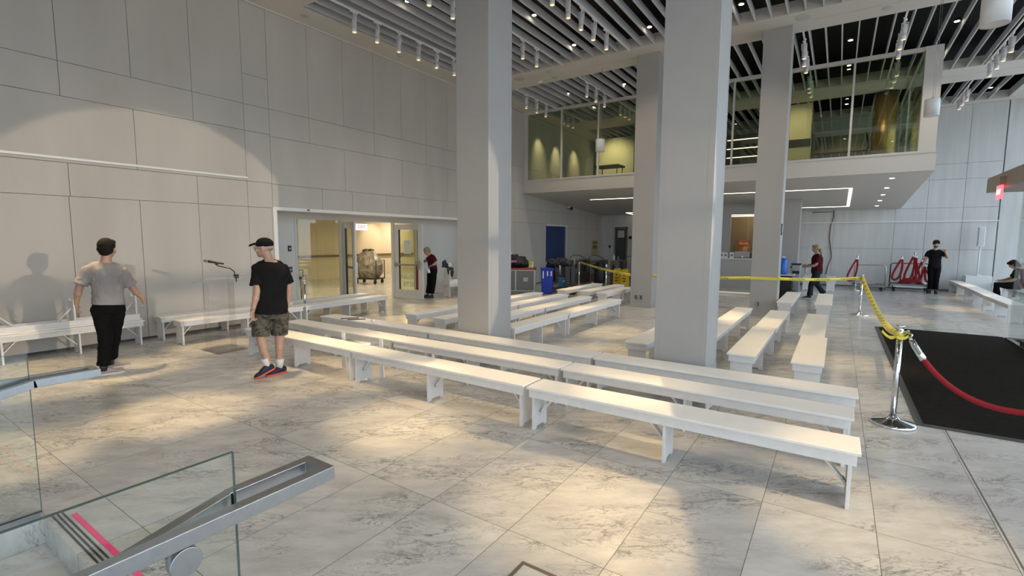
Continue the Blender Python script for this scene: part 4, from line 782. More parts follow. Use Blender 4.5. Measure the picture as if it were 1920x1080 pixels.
straight_tape('yellow caution tape before the turnstiles, from the dark trolley to the far left column', (-8.0, 16.6, .95), (-4.61, 12.64, .86), (.15, .45, .8), .04)
t = thing('tape_wrap', 'yellow tape wound round the taped column', 'tape'); MB().box((-1.695, 12.742, .875), (-1.115, 12.746, .945)).box((-1.112, 12.742, .875), (-1.108, 13.2, .945)).build('tape_band', YEL, t)
t = thing('tape_knot', 'loose yellow tape knotted round the nearest chrome post', 'tape', (.545, 5.95, .90)); b = MB()
ring = [Vector((.036*cos(a), .036*sin(a), .012*sin(2*a))) for a in [i*pi/8 for i in range(17)]]; b.strip(ring, [(0, 0, .045)]*17)
b.strip(bez((-.03, -.02, -.02), (-.07, -.03, -.06), (-.11, -.02, -.02), (-.14, 0, .02), 8), [(0, .01, .032)]*4 + [(.01, .01, .02)]*5)
b.strip(bez((.03, -.02, 0), (.05, -.04, .05), (.085, -.02, .05), (.065, 0, .0), 8), [(0, .02, .025)]*9); b.strip(bez((.065, 0, 0), (.05, -.04, -.04), (0, -.05, -.04), (-.03, -.04, -.02), 8), [(0, .015, .028)]*9)
b.build('tape_loop', YEL, t, recalc=False, solid=.001)

# ------------------------------------------------------------------ lectern with microphone
t = thing('lectern', 'clear acrylic lectern standing in front of the wall benches', 'lectern', (-8.18, 3.86, 0))
MB().box((-.28, -.24, 0), (.28, .24, .02)).build('base', ACR, t, .004); MB().box((-.012, -.2, .02), (.0, .2, 1.08)).box((-.2, -.2, .02), (-.012, -.19, 1.08)).box((-.2, .19, .02), (-.012, .2, 1.08)).build('upright', ACR, t)
b = MB(); b.prism([(-.26, 1.07), (.20, 1.19), (.20, 1.205), (-.26, 1.085)], 1, -.32, .34); b.build('reading_top', ACR, t); MB().box((-.27, -.32, 1.07), (-.255, .34, 1.11)).build('lip', ACR, t)
t = thing('gooseneck_microphone', 'black microphone on a bent gooseneck clamped to the clear lectern', 'microphone', (-8.18, 3.86, 0))
u_ = Vector((.4197, .9077, 0)) # across the view
P = lambda u, z, w_=0: Vector((-.07, -.04, 0)) + u_*u + Vector((-.9077, .4197, 0))*w_ + Vector((0, 0, z))
MB().tube([P(.27, 1.19), P(.255, 1.26), P(.20, 1.31), P(.10, 1.335), P(.03, 1.36), P(.0, 1.385)], .008, 10).build('gooseneck', BLACK, t); MB().box((-.035, -.03, 0), (.035, .03, .06), M=Matrix.Translation(P(.28, 1.15))).cyl(P(.28, 1.09), P(.28, 1.16), .008).build('clamp', BLACK, t, .004)
MB().tube([P(.12, 1.385), P(.10, 1.39), P(-.10, 1.432)], [.013, .014, .021], 16).build('handle', BLACK, t); MB().ell(P(-.13, 1.44), (.028, .028, .026)).build('grille', mat('mic_grille', (.35, .35, .36), .5, .8, bump=.8, bscale=600), t); MB().box((-.02, -.015, -.02), (.03, .015, .01), M=Matrix.Translation(P(.02, 1.395))).build('clip', BLACK, t)

# ------------------------------------------------------------------ trolleys by the far wall
def trolley(x, y, lab, L=1.0, W_=.6, hz=.24, hh=.92, rz=0):
    t = thing('platform_trolley', lab, 'trolley', (x, y, 0), rz)
    MB().box((-L/2, -W_/2, hz-.05), (L/2, W_/2, hz)).build('deck', mat('grey_deck', (.16, .165, .175), .5, .3), t, .01); MB().box((-L/2+.02, -W_/2-.01, hz-.075), (L/2-.02, -W_/2+.01, hz-.03)).build('edge_trim', mat('dull_steel', (.22, .21, .2), .35, .6), t)
    for sx in (-1, 1):
        for sy in (-1, 1): MB().cyl((sx*(L/2-.12)-.02, sy*(W_/2-.1), .08), (sx*(L/2-.12)+.02, sy*(W_/2-.1), .08), .08, n=16).box((sx*(L/2-.12)-.03, sy*(W_/2-.1)-.02, .09), (sx*(L/2-.12)+.03, sy*(W_/2-.1)+.02, hz-.05)).build('castor', BLACK, t)
    return t
# hoop of the empty trolley faces the viewer
t = trolley(1.0, 22.2, 'empty grey platform trolley with a tall bent pipe handle', 1.0, .9, .22)
MB().tube([(-.46, -.42, .2), (-.46, -.42, .86), (-.40, -.42, .93), (.40, -.42, .93), (.46, -.42, .86), (.46, -.42, .04)], .02, 10).build('pipe_handle', METAL, t)
MB().box((-.40, -.1, .22), (.2, .3, .33)).build('flat_load', mat('grey_board', (.42, .40, .39), .6), t)
t = trolley(2.22, 22.5, 'grey platform trolley loaded with rope posts and red ropes', 1.15, .75, .28)
MB().tube([(-.56, .34, .1), (-.56, .34, .92), (-.50, .34, .98), (.48, .34, .98), (.54, .34, .92), (.54, .34, .1)], .018, 10).build('pipe_handle', DARKM, t); MB().box((-.5, -.38, .16), (.5, -.36, .20)).build('front_bar', METAL, t)
for k, (dx, dy, z, h, lb) in enumerate(((-.28, 0, .281, .98, 'chrome rope post standing on the loaded trolley, nearest its empty neighbour'), (.07, -.05, .281, 1.12, 'tallest chrome rope post in the middle of the loaded trolley'), (.33, .02, .281, .98, 'chrome rope post on the loaded trolley next to the man in black'))):
    stanchion(2.22+dx, 22.5+dy, lb, .16, h, z)
stanchion(.60, 21.5, 'chrome rope post with a red rope, standing beside the empty trolley', .17, 1.28)
def hang_rope(p, w, h, lab, q=None, thick=.03, two=False):
    t = thing('velvet_rope', lab, 'rope', p); x = Vector((1, 0, 0))
    pts = bez((-.02, -.04, 0), (-w*.6, -.05, -h*.5), (-w*1.1, -.05, -h*.95), (-w*.55, -.05, -h), 12) + bez((-w*.55, -.05, -h), (-w*.1, -.05, -h*1.0), (.06, -.05, -h*.55), (.02, -.04, 0), 12)[1:]
    MB().tube(pts, thick, 8).build('velvet', REDV, t); MB().cyl(pts[0], pts[0] + Vector((0, 0, .07)), thick*1.0, n=8).cyl(pts[-1], pts[-1] + Vector((0, 0, .07)), thick*1.0, n=8).build('end_cap', CHROME, t)
hang_rope((.58, 21.46, 1.12), .32, .78, 'red velvet rope looped from the post by the empty trolley')
GR = 'red ropes on the loaded trolley'
for x, z, w, h, lb in ((1.92, 1.12, .30, .72, 'red rope loop hanging off the outer end of the loaded trolley'), (2.25, 1.22, .28, .84, 'red rope loop hung from the tallest post on the trolley'), (2.30, 1.2, -.18, .8, 'red rope hanging straight beside the tallest post'), (2.50, 1.05, .22, .7, 'red rope leaning against the last post of the trolley'), (2.55, .90, -.26, .52, 'darker red rope loop at the end of the trolley by the man in black')): hang_rope((x, 22.35, z), w, h, lb, thick=.034)
t = thing('velvet_rope', 'pile of red velvet rope coiled flat on the loaded trolley deck', 'rope', (2.2, 22.25, .30)); MB().tube([Vector((.34*cos(a)*(1-.02*a), .10*sin(a), .02*a/2)) for a in [i*pi/6 for i in range(30)]], .03, 8).build('velvet', REDV, t)
t = thing('clear_wrap', 'crumpled clear film at the end of the loaded trolley', 'wrap', (2.72, 22.3, .86)); MB().ell((0, 0, 0), (.12, .08, .06), n=7, k=5).ell((.06, 0, .07), (.06, .05, .05), n=6, k=5).build('film', mat('crumpled_film_clear', (.6, .6, .58), .2), t)
# loudspeaker on pole with its plinth
t = thing('white_plinth', 'white box plinth in the corner with a pole on it', 'plinth', (4.03, 22.78, 0)); MB().box((-.33, -.3, 0), (.33, .3, .62)).build('box_body', WHITE, t, .006)
t = thing('pole_loudspeaker', 'slim white column loudspeaker on a thin pole above the plinth', 'speaker', (4.03, 22.78, .622)); MB().cyl((0, 0, 0), (0, 0, 1.0), .022, n=12).lathe((0, 0, 0), [(.1, 0), (.1, .02), (.03, .03)], 16).build('pole', WHITE, t); MB().box((-.085, -.1, 1.0), (.085, .1, 1.66)).build('cabinet', WHITE, t, .02); MB().box((-.07, -.105, 1.03), (.07, -.1, 1.63)).build('grille', mat('pale_grille', (.6, .6, .6), .8), t)

# ------------------------------------------------------------------ cases, bin and luggage by the wall
GREYC = mat('grey_case_laminate', (.15, .15, .14), .5)
t = thing('flight_case', 'large grey flight case on wheels beside the left column', 'case', (-8.92, 13.62, 0), .5)
MB().box((-.62, -.35, .1), (.62, .35, .78)).build('case_body', GREYC, t, .01)
b = MB()
for sx in (-.62, .0, .62):
    for sy in (-.355, .355): b.box((sx-.025, sy-.01, .1), (sx+.025, sy+.01, .8))
b.box((-.64, -.37, .1), (.64, -.345, .13)).box((-.64, -.37, .77), (.64, .37, .80)).build('edge_trim', METAL, t); MB().box((-.64, -.37, .80), (.64, .37, .86)).build('red_stripe', mat('dull_red_stripe', (.30, .04, .03), .5), t)
MB().box((-.35, -.365, .42), (-.2, -.352, .55)).box((.25, -.365, .42), (.4, -.352, .55)).build('latch', METAL, t)
for sx in (-.5, .5):
    for sy in (-.25, .25): MB().cyl((sx-.02, sy, .05), (sx+.02, sy, .05), .05, n=12).build('wheel', BLACK, t)
t = thing('equipment_bag', 'bulky black equipment bag heaped on the flight case', 'bag', (-9.0, 13.6, .862), .5); b = MB().loft([((-.5, 0, .16), (0, .1, 0), (0, 0, .12)), ((-.4, 0, .20), (0, .25, 0), (0, 0, .2)), ((.1, 0, .19), (0, .28, 0), (0, 0, .19)), ((.4, 0, .15), (0, .22, 0), (0, 0, .14)), ((.5, 0, .12), (0, .1, 0), (0, 0, .08))], 14).box((-.3, -.2, .25), (.1, .2, .42)).box((.1, -.15, .2), (.38, .15, .36)); fuse('bag_body', b, .02, BLACK, t, 2, .06); MB().box((-.1, -.3, .18), (.1, -.26, .24)).build('coloured_tag', mat('pink_blue_tag', (.5, .15, .35), .5, noise=.6, nscale=20), t)
t = thing('small_lamp', 'small cream lamp shade shape on top of the equipment bag', 'lamp', (-9.15, 13.55, 1.20)); MB().lathe((0, 0, 0), [(.1, .0), (.1, .02), (.05, .17), (.045, .17)], 14).build('shade', mat('cream_shade', (.6, .57, .48), .6), t)
t = thing('yellow_pouch', 'small yellow and white pouch at the end of the flight case', 'pouch', (-8.45, 13.78, .862)); MB().box((-.07, -.05, 0), (.07, .05, .10)).build('pouch_body', WHITE, t, .015); MB().box((-.065, -.055, .10), (.065, .05, .2)).build('pouch_flap', YEL, t, .01)
t = thing('recycling_bin', 'tall bright blue bin with white symbols beside the flight case', 'bin', (-7.98, 14.05, 0), .45); MB().prism([(-.17, .02), (.17, .02), (.21, .82), (-.21, .82)], 1, -.18, .18).build('bin_body', mat('royal_blue_plastic', (.01, .04, .42), .4), t, .01); MB().box((-.22, -.2, .82), (.22, .2, .86)).build('rim', mat('royal_blue_plastic', (.01, .04, .42), .4), t, .01)
b = MB()
for x in (-.12, .02, .14): b.box((x-.02, -.185, .6 + (x < 0)*-.08), (x+.02, -.181, .76))
b.build('white_symbol', WHITE, t)
t = thing('luggage_cart', 'bent chrome hoop handle of a luggage cart behind the blue bin', 'cart', (-8.05, 14.62, 0), .45); MB().tube([(-.28, 0, .1), (-.28, 0, .95), (-.2, 0, 1.08), (-.05, 0, 1.13), (.1, 0, 1.08), (.2, 0, .95), (.22, 0, .1)], .022, 10).build('hoop_handle', CHROME, t); MB().box((-.28, .03, .08), (.3, .6, .12)).build('platform', DARKM, t)
t = thing('plastic_tub', 'lighter blue tub with a white label on the luggage cart', 'tub', (-7.66, 14.62, .0), .45); MB().prism([(-.15, .15), (.15, .15), (.19, .55), (-.19, .55)], 1, -.15, .15).build('tub_body', mat('mid_blue_plastic', (.02, .16, .33), .4), t, .01); MB().box((-.02, -.155, .38), (.13, -.151, .44)).build('label_patch', WHITE, t); MB().box((-.19, -.16, .55), (.19, .16, .62)).build('dark_contents', BLACK, t, .02)
t = thing('hand_truck', 'black hand truck with large wheels and strapped black suitcase', 'trolley', (-7.28, 14.33, 0), .45); MB().box((-.17, -.12, .25), (.0, .12, .92)).box((.02, -.12, .25), (.17, .12, .92)).build('suitcase', mat('dark_grey_case', (.03, .03, .035), .4), t, .02)
MB().cyl((.1, -.2, .14), (.1, -.14, .14), .14, n=20).build('wheel', BLACK, t); MB().cyl((-.35, .1, .12), (-.35, .16, .12), .12, n=20).build('wheel', BLACK, t); MB().box((-.4, -.1, .12), (.2, .14, .2)).build('axle_frame', DARKM, t); MB().tube([(-.15, .14, .2), (-.15, .14, 1.13), (.14, .14, 1.15), (.14, .14, .9)], .02, 8).build('handle', METAL, t)
t = thing('black_bag', 'lumpy black bag piled on the hand truck and bin', 'bag', (-7.6, 14.35, .93), .45); b = MB().ell((-.25, 0, .10), (.25, .18, .12)).ell((.12, 0, .10), (.22, .17, .13)).ell((-.05, 0, .17), (.2, .15, .1)).box((-.38, -.12, .03), (-.1, .12, .2)); fuse('bag_body', b, .018, BLACK, t, 2, .07)
# ------------------------------------------------------------------ people
SKIN = mat('tanned_skin', (.42, .24, .16), .5, noise=.08, nscale=12); SKIN2 = mat('fair_skin', (.42, .26, .185), .5, noise=.08, nscale=12)
HAIRD = mat('dark_hair', (.010, .007, .006), .8, spec=.2, noise=.5, nscale=40, bump=.5, bscale=90); HAIRB = mat('blond_brown_hair', (.28, .18, .09), .5, noise=.4, nscale=40, bump=.5, bscale=90); HAIRG = mat('grey_hair', (.22, .20, .18), .6)
V = Vector
def limb(mb, pts, rad, n=14, sq=1.0):
    """smooth tapered tube through joints with rounded ends"""
    pts = [V(p) for p in pts]; P = []; Rr = []
    for i in range(len(pts)-1):
        for t in (0, .25, .5, .75):
            P.append(pts[i].lerp(pts[i+1], t)); a, b = rad[i], rad[i+1]; Rr.append(a + (b-a)*t)
    P.append(pts[-1]); Rr.append(rad[-1])
    for _ in range(1):
        P = [P[0]] + [(P[i-1] + P[i]*2 + P[i+1])/4 for i in range(1, len(P)-1)] + [P[-1]]
    mb.tube(P, Rr, n); mb.ell(P[0], (Rr[0],)*3, n=12, k=8); mb.ell(P[-1], (Rr[-1],)*3, n=12, k=8)
def hand(mb, wrist, d, n, s, size=1.0, curl=.5, spread=1.0):
    """palm plus four fingers and a thumb; d = direction of the palm, n = palm facing, s = thumb side"""
    d, n, s = V(d).normalized(), V(n).normalized(), V(s).normalized(); w = V(wrist); k = size
    M3 = Matrix((s, d, n)).transposed()
    mb.ell(w + d*.045*k, (.040*k, .055*k, .017*k), M3, 14, 10); mb.tube([w - d*.03*k, w + d*.02*k], [.027*k, .027*k], 12)
    for i, (o, L) in enumerate(((.028, .070), (.009, .080), (-.010, .074), (-.028, .058))):
        b0 = w + d*.080*k + s*o*k; a = curl*(1+.12*i); seg = L*k; dd = (d + s*o*spread*4).normalized(); P = [b0 - dd*.02]; q = b0
        for j, f in enumerate((.45, .32, .25)):
            P.append(q); dir_ = (dd*cos(a*(j+.4)) + n*sin(a*(j+.4))); q = q + dir_*seg*f
        P.append(q); mb.tube(P, [.0095*k, .0095*k, .0088*k, .0082*k, .0068*k], 8); mb.ell(q, (.0072*k,)*3, n=8, k=6)
    t0 = w + d*.02*k + s*.026*k; t1 = t0 + (d*.5 + s*.75 + n*.25).normalized()*.036*k; t2 = t1 + (d*.85 + s*.25 + n*.35).normalized()*.03*k; t3 = t2 + (d*.9 + n*.4).normalized()*.024*k
    mb.tube([t0, t1, t2, t3], [.014*k, .0115*k, .0105*k, .008*k], 8); mb.ell(t3, (.0085*k,)*3, n=8, k=6)
def head_prims(mb, c, f, up=(0, 0, 1), k=1.0):
    f = V(f).normalized(); up = V(up); s = f.cross(up).normalized(); up = s.cross(f); M3 = Matrix((s, f, up)).transposed(); c = V(c)
    L = lambda x, y, z: c + M3 @ V((x, y, z))*k
    E = lambda p, r: mb.ell(L(*p), tuple(a*k for a in r), M3, 18, 12)
    E((0, -.012, .03), (.076, .096, .088)); E((0, .012, -.02), (.064, .080, .085)); E((0, .030, -.070), (.045, .052, .040)); E((0, .055, -.092), (.022, .026, .018))
    E((0, .095, -.018), (.012, .016, .020)); mb.tube([L(0, .088, .022), L(0, .108, -.018)], [.008*k, .013*k], 8); E((0, .083, .030), (.05, .014, .012))
    E((0, .078, -.055), (.022, .012, .006)); E((0, .076, -.064), (.018, .012, .006))
    for q in (-1, 1): E((q*.040, .070, -.030), (.022, .018, .022)); E((q*.078, -.008, -.012), (.010, .020, .030)); E((q*.081, -.012, .006), (.008, .016, .014))
    return L, M3
def face_parts(c, f, parent, k=1.0, iris=(.08, .04, .02), brow=HAIRD, up=(0, 0, 1)):
    f = V(f).normalized(); up = V(up); s = f.cross(up).normalized(); up = s.cross(f); M3 = Matrix((s, f, up)).transposed(); c = V(c); L = lambda x, y, z: c + M3 @ V((x, y, z))*k
    for q in (-1, 1):
        MB().ell(L(q*.031, .083, .008), (.012*k, .009*k, .008*k), M3, 12, 8).build('eye', mat('eye_white', (.7, .68, .64), .2), parent)
        MB().ell(L(q*.031, .0905, .008), (.005*k, .003*k, .005*k), M3, 10, 6).build('iris', mat('dark_iris', iris, .1), parent)
        MB().tube([L(q*.016, .093, .028), L(q*.034, .092, .034), L(q*.05, .080, .028)], [.004*k, .005*k, .003*k], 6).build('eyebrow', brow, parent)
    MB().ell(L(0, .087, -.0595), (.021*k, .006*k, .005*k), M3, 12, 6).build('lips', mat('lips', (.35, .14, .11), .5), parent)
def torso_rings(hip, neck, lat, W_, D_, off=0, lo=0.0, hi=1.0):
    """rings from the pelvis to the neck; lat = unit vector across the chest"""
    hip, neck = V(hip), V(neck); lat = V(lat).normalized(); ax = (neck-hip).normalized(); dep = ax.cross(lat).normalized(); T = []
    for t, w, d in ((-.14, .80, .86), (-.05, .97, 1.0), (.06, 1.0, 1.02), (.22, .93, .95), (.38, .90, .92), (.55, .98, 1.0), (.72, 1.03, 1.0), (.82, .95, .86), (.89, .78, .70), (.95, .52, .54), (.99, .38, .46), (1.06, .30, .40)):
        if lo - .001 <= t <= hi + .001: T.append((hip.lerp(neck, t), lat*(W_*w+off), dep*(D_*d+off)))
    return T
def shoe(parent, heel, toe, col, sole, k=1.0, ankle=None, up=(0, 0, 1), name='shoe', lace=None):
    heel, toe = V(heel), V(toe); d = (toe-heel).normalized(); s = d.cross(V((0, 0, 1))).normalized(); u = s.cross(d); L_ = (toe-heel).length; b = MB()
    b.loft([(heel + d*.002 + u*.045, s*.016, u*.022), (heel + d*.012 + u*.050, s*.030, u*.038), (heel + d*.04 + u*.055, s*.037, u*.048), (heel + d*.09*k + u*.056, s*.037, u*.050), (heel + d*.13*k + u*.052, s*.039, u*.042), (heel + d*.17*k + u*.042, s*.043, u*.032), (heel + d*(L_-.085) + u*.036, s*.047, u*.026), (heel + d*(L_-.05) + u*.033, s*.045, u*.023), (heel + d*(L_-.022) + u*.030, s*.036, u*.019), (heel + d*(L_-.006) + u*.027, s*.022, u*.013), (heel + d*(L_+.001) + u*.024, s*.008, u*.006)], 20)
    if ankle is not None: b.tube([heel + d*.055 + u*.06, V(ankle)], [.040, .038], 12)
    o = b.build(name, col, parent); 
    b = MB(); P = [(-.004, .010), (.002, .022), (.014, .033), (.04, .040), (.10, .038), (.16, .043), (L_-.10, .050), (L_-.06, .050), (L_-.03, .042), (L_-.01, .028), (L_+.003, .012)]
    A = []; 
    for z in (.0, .024):
        ring = [heel + d*x + s*y + u*z for x, y in P] + [heel + d*x - s*y + u*z for x, y in P[::-1]]; A.append([b.bm.verts.new(p) for p in ring])
    b._f(A[0][::-1]); b._f(A[1]); n = len(A[0])
    for i in range(n): b._f([A[0][i], A[0][(i+1) % n], A[1][(i+1) % n], A[1][i]])
    b.build('sole', sole, o, .006)
    if lace:
        b = MB()
        for i in range(4):
            c_ = heel + d*(.115+.022*i)*k + u*(.098 - .0125*i); b.tube([c_ - s*.022 - u*.012, c_, c_ + s*.022 - u*.012], .004, 6)
        b.build('laces', lace, o)
    return o
def person(lab, base, hd, J, cfg):
    """J in a frame: x across the view, y away from the viewer, z up"""
    t = thing('person', lab, 'person', (base[0], base[1], 0), atan2(-hd[0], hd[1]))
    k = cfg.get('k', 1.0); vx = cfg.get('voxel', .008); lat = (V(J['shR']) - V(J['shL'])).normalized(); W_, D_ = cfg.get('W', .17), cfg.get('D', .11)
    skin = cfg.get('skin', SKIN); b = MB()
    b.loft(torso_rings(J['hip'], J['neck'], lat, W_, D_), 24)
    sh = MB(); off = .016
    b.tube([V(J['neck']) - V((0, 0, .05)), V(J['head']) - V(J['face']).normalized()*.022 - V((0, 0, .05))], [.062, .054], 14)
    head_prims(b, J['head'], J['face'], k=k*cfg.get('hk', 1.0), up=cfg.get('hup', (0, 0, 1)))
    for S_ in 'LR':
        limb(b, [V(J['sh'+S_]) - V((0, 0, .025)), J['el'+S_], J['wr'+S_]], [.048, .043, .027]); h = J.get('hd'+S_)
        fm = V(J['el'+S_]).lerp(V(J['wr'+S_]), .3); b.ell(fm, (.044, .044, .05))
        if h: hand(b, J['wr'+S_], *h[:3], size=cfg.get('hs', 1.0), curl=h[3] if len(h) > 3 else .5)
        limb(b, [J['hp'+S_], J['kn'+S_], J['an'+S_]], [.088, .056, .037]); cm = V(J['kn'+S_]).lerp(V(J['an'+S_]), .28); b.ell(cm + V(J.get('back', (0, 0, 0)))*.015, (.056, .056, .09))
    fuse('body', b, vx, skin, t, 2)
    # shirt
    s = MB(); s.loft(torso_rings(J['hip'], J['neck'], lat, W_, D_, off, cfg.get('hem', -.05), .985), 28)
    if cfg.get('hem', -.05) > -.14: 
        hp = V(J['hip']).lerp(V(J['neck']), cfg.get('hem', -.05)); 
    for S_ in 'LR':
        a, e = V(J['sh'+S_]), V(J['el'+S_]); f_ = cfg.get('sleeve', .72); m_ = a.lerp(e, f_); ne = V(J['neck']).lerp(a, .12) - V((0, 0, .035)); a = a - V((0, 0, .022))
        s.tube([ne, ne.lerp(a, .55) + V((0, 0, .012)), a, a.lerp(m_, .5), m_], [.055, .060, .066, .070, cfg.get('sl_r', .074)], 16); s.ell(a, (.066,)*3)
    fuse('shirt', s, vx, cfg['shirt'], t, 4, cfg.get('fold', .012))
    # trousers or shorts
    p = MB(); p.loft(torso_rings(J['hip'], J['neck'], lat, W_, D_, .010, -.14, .06), 28)
    for S_ in 'LR':
        h, kn, an = V(J['hp'+S_]), V(J['kn'+S_]), V(J['an'+S_]); ex = cfg.get('leg', 1.9)
        if ex <= 1: p.tube([h + V((0, 0, .04)), h.lerp(kn, .5), h.lerp(kn, ex)], [.112, .112, .104], 18); p.ell(h, (.112,)*3)
        else: p.tube([h + V((0, 0, .04)), h.lerp(kn, .5), kn, kn.lerp(an, .5), kn.lerp(an, ex-1)], [.105, .095, .078, .070, cfg.get('cuff', .066)], 18); p.ell(h, (.105,)*3)
    fuse('shorts' if cfg.get('leg', 1.9) <= 1 else 'trousers', p, vx, cfg['pants'], t, 4, cfg.get('fold', .012))
    return t
def hair_cap(parent, c, f, m_, k=1.0, vol=1.0, extra=None, voxel=.007):
    f = V(f).normalized(); s = f.cross(V((0, 0, 1))).normalized(); up = s.cross(f); M3 = Matrix((s, f, up)).transposed(); c = V(c); L = lambda x, y, z: c + M3 @ V((x, y, z))*k; b = MB()
    for p, r in (((0, -.022, .045), (.083*vol, .095*vol, .080*vol)), ((0, -.045, .0), (.078*vol, .072*vol, .075*vol)), ((0, .03, .085), (.066*vol, .065*vol, .038*vol)), ((0, -.06, -.045), (.055, .045, .04))): b.ell(L(*p), tuple(a*k for a in r), M3, 18, 12)
    for p, r in (extra or []): b.ell(L(*p), tuple(a*k for a in r), M3, 14, 10)
    fuse('hair', b, voxel, m_, parent, 2, .012)
GREYT = mat('grey_tee', (.25, .225, .215), .85, noise=.12, nscale=5, bump=.3, bscale=14); BLKT = mat('black_tee', (.008, .008, .009), .95, spec=.15, noise=.2, nscale=6, bump=.4, bscale=14); BLKP = mat('black_trousers', (.006, .006, .006), .95, spec=.12, bump=.4, bscale=12)
MAROON = mat('maroon_shirt', (.065, .003, .011), .9, spec=.2, bump=.4, bscale=14); DARKP = mat('charcoal_trousers', (.02, .022, .027), .9, spec=.2, bump=.4, bscale=14)
# man in grey tee, seen from behind
hd1 = (-.9607, .2776)
J = dict(hip=(.03, 0, .88), neck=(.035, .03, 1.495), head=(.06, .045, 1.648), face=(.45, .88, -.08), shL=(-.155, .01, 1.40), shR=(.195, .03, 1.37), elL=(-.255, -.02, 1.14), elR=(.30, .06, 1.10), wrL=(-.285, .05, .96), wrR=(.395, .12, .965),
         hpL=(-.05, 0, .86), hpR=(.105, .02, .86), knL=(-.03, -.02, .50), knR=(.06, .12, .50), anL=(-.07, -.06, .10), anR=(.01, .30, .14), hdL=((-.02, .2, -1), (1, .1, 0), (0, 1, .2), .55), hdR=((.25, .2, -1), (-1, .3, -.2), (.1, 1, .2), .6))
t = person('man in a grey tee and black trousers walking away, arms held out', (-7.95, 2.30), hd1, J, dict(W=.165, D=.115, hk=1.08, skin=SKIN, shirt=GREYT, pants=BLKP, hem=-.02, sleeve=.78, sl_r=.082, voxel=.0075, cuff=.075, leg=1.93, fold=.018))
hair_cap(t, J['head'], J['face'], HAIRD, 1.11, 1.03, [((0, -.02, .075), (.07, .085, .055))])
SHC = mat('beige_canvas_shoe', (.30, .265, .25), .7); SHS = mat('pale_sole', (.60, .57, .53), .6)
shoe(t, (-.13, -.06, .0), (.14, -.03, .0), SHC, SHS, ankle=(-.07, -.06, .10), lace=SHS); shoe(t, (-.04, .30, .0), (.22, .38, .0), SHC, SHS, ankle=(.01, .30, .12), lace=SHS)
for p_, q_ in (((-.072, -.06, .06), (-.07, -.06, .17)), ((.0, .30, .06), (.01, .30, .2))): MB().cyl(p_, q_, .043).build('sock', BLACK, t)
# man with black cap
hd2 = (-.8696, .4938)
CAMO = bpy.data.materials.new('camouflage_cloth'); CAMO.use_nodes = True; n_ = CAMO.node_tree.nodes; l_ = CAMO.node_tree.links; tc_ = n_.new('ShaderNodeTexCoord'); nz_ = n_.new('ShaderNodeTexNoise'); nz_.inputs['Scale'].default_value = 13; nz_.inputs['Detail'].default_value = 2; nz_.inputs['Distortion'].default_value = 1.2
cr_ = n_.new('ShaderNodeValToRGB'); cr_.color_ramp.interpolation = 'CONSTANT'; cr_.color_ramp.elements[0].color = (.03, .028, .022, 1); e_ = cr_.color_ramp.elements[1]; e_.position = .44; e_.color = (.07, .062, .047, 1); e_ = cr_.color_ramp.elements.new(.52); e_.color = (.115, .10, .075, 1); e_ = cr_.color_ramp.elements.new(.6); e_.color = (.06, .055, .042, 1)
l_.new(tc_.outputs['Object'], nz_.inputs[0]); l_.new(nz_.outputs[0], cr_.inputs[0]); l_.new(cr_.outputs[0], n_['Principled BSDF'].inputs[0]); n_['Principled BSDF'].inputs['Roughness'].default_value = .9
J = dict(hip=(.02, 0, .86), neck=(.035, 0, 1.53), head=(-.030, .02, 1.672), face=(-.93, .33, -.02), shL=(-.12, -.05, 1.44), shR=(.19, .06, 1.42), elL=(-.13, -.12, 1.11), elR=(.245, .10, 1.12), wrL=(-.19, -.13, .88), wrR=(.215, .12, .90),
         hpL=(-.09, 0, .80), hpR=(.12, .03, .80), knL=(-.115, -.03, .47), knR=(.105, .05, .46), anL=(-.035, -.02, .17), anR=(.09, .06, .11), hdL=((-.05, 0, -1), (1, .2, 0), (-.5, -.8, .1), .9), hdR=((-.1, 0, -1), (-1, 0, 0), (-.3, -1, 0), .5))
t = person('man in a black cap, black tee and camouflage shorts standing by the front bench row', (-6.11, 3.46), hd2, J, dict(W=.195, D=.15, hk=1.06, skin=SKIN2, shirt=BLKT, pants=CAMO, hem=-.05, sleeve=.72, sl_r=.09, voxel=.0075, leg=.80, fold=.014))
hdp = V(J['head']); fv = V(J['face']).normalized(); sv = fv.cross(V((0, 0, 1))).normalized(); uv_ = sv.cross(fv); M3 = Matrix((sv, fv, uv_)).transposed(); Lh = lambda x, y, z: hdp + M3 @ V((x, y, z))*1.06
b = MB(); b.ell(Lh(0, -.012, .052), (.088, .108, .082), M3, 24, 14); fuse('cap_crown', b, .006, BLKT, t, 2)
b = MB(); b.loft([(Lh(0, .05, .050), sv*.080, uv_*.022), (Lh(0, .10, .054), sv*.082, uv_*.014), (Lh(0, .14, .042), sv*.068, uv_*.010), (Lh(0, .165, .028), sv*.03, uv_*.006)], 20); b.build('cap_brim', BLKT, t)
MB().ell(Lh(0, -.072, -.005), (.06, .032, .03), M3).build('hair', HAIRG, t)
b = MB(); b.tube([Lh(.084, -.01, .012), Lh(.078, .06, .016), Lh(.066, .094, .014)], .003, 6); b.tube([Lh(-.084, -.01, .012), Lh(-.078, .06, .016), Lh(-.066, .094, .014)], .003, 6)
for q in (-1, 1): b.tube([Lh(q*.036 + .024*cos(a*pi/6), .103, .008 + .018*sin(a*pi/6)) for a in range(12)], .0022, 6, closed=True)
b.build('glasses', mat('pale_glasses', (.5, .5, .5), .2, .5), t); face_parts(J['head'], J['face'], t, brow=HAIRG)
SW = mat('white_sock', (.62, .60, .58), .8); NAVY = mat('navy_mesh_shoe', (.012, .014, .04), .7); ORS = mat('orange_sole', (.55, .10, .05), .5)
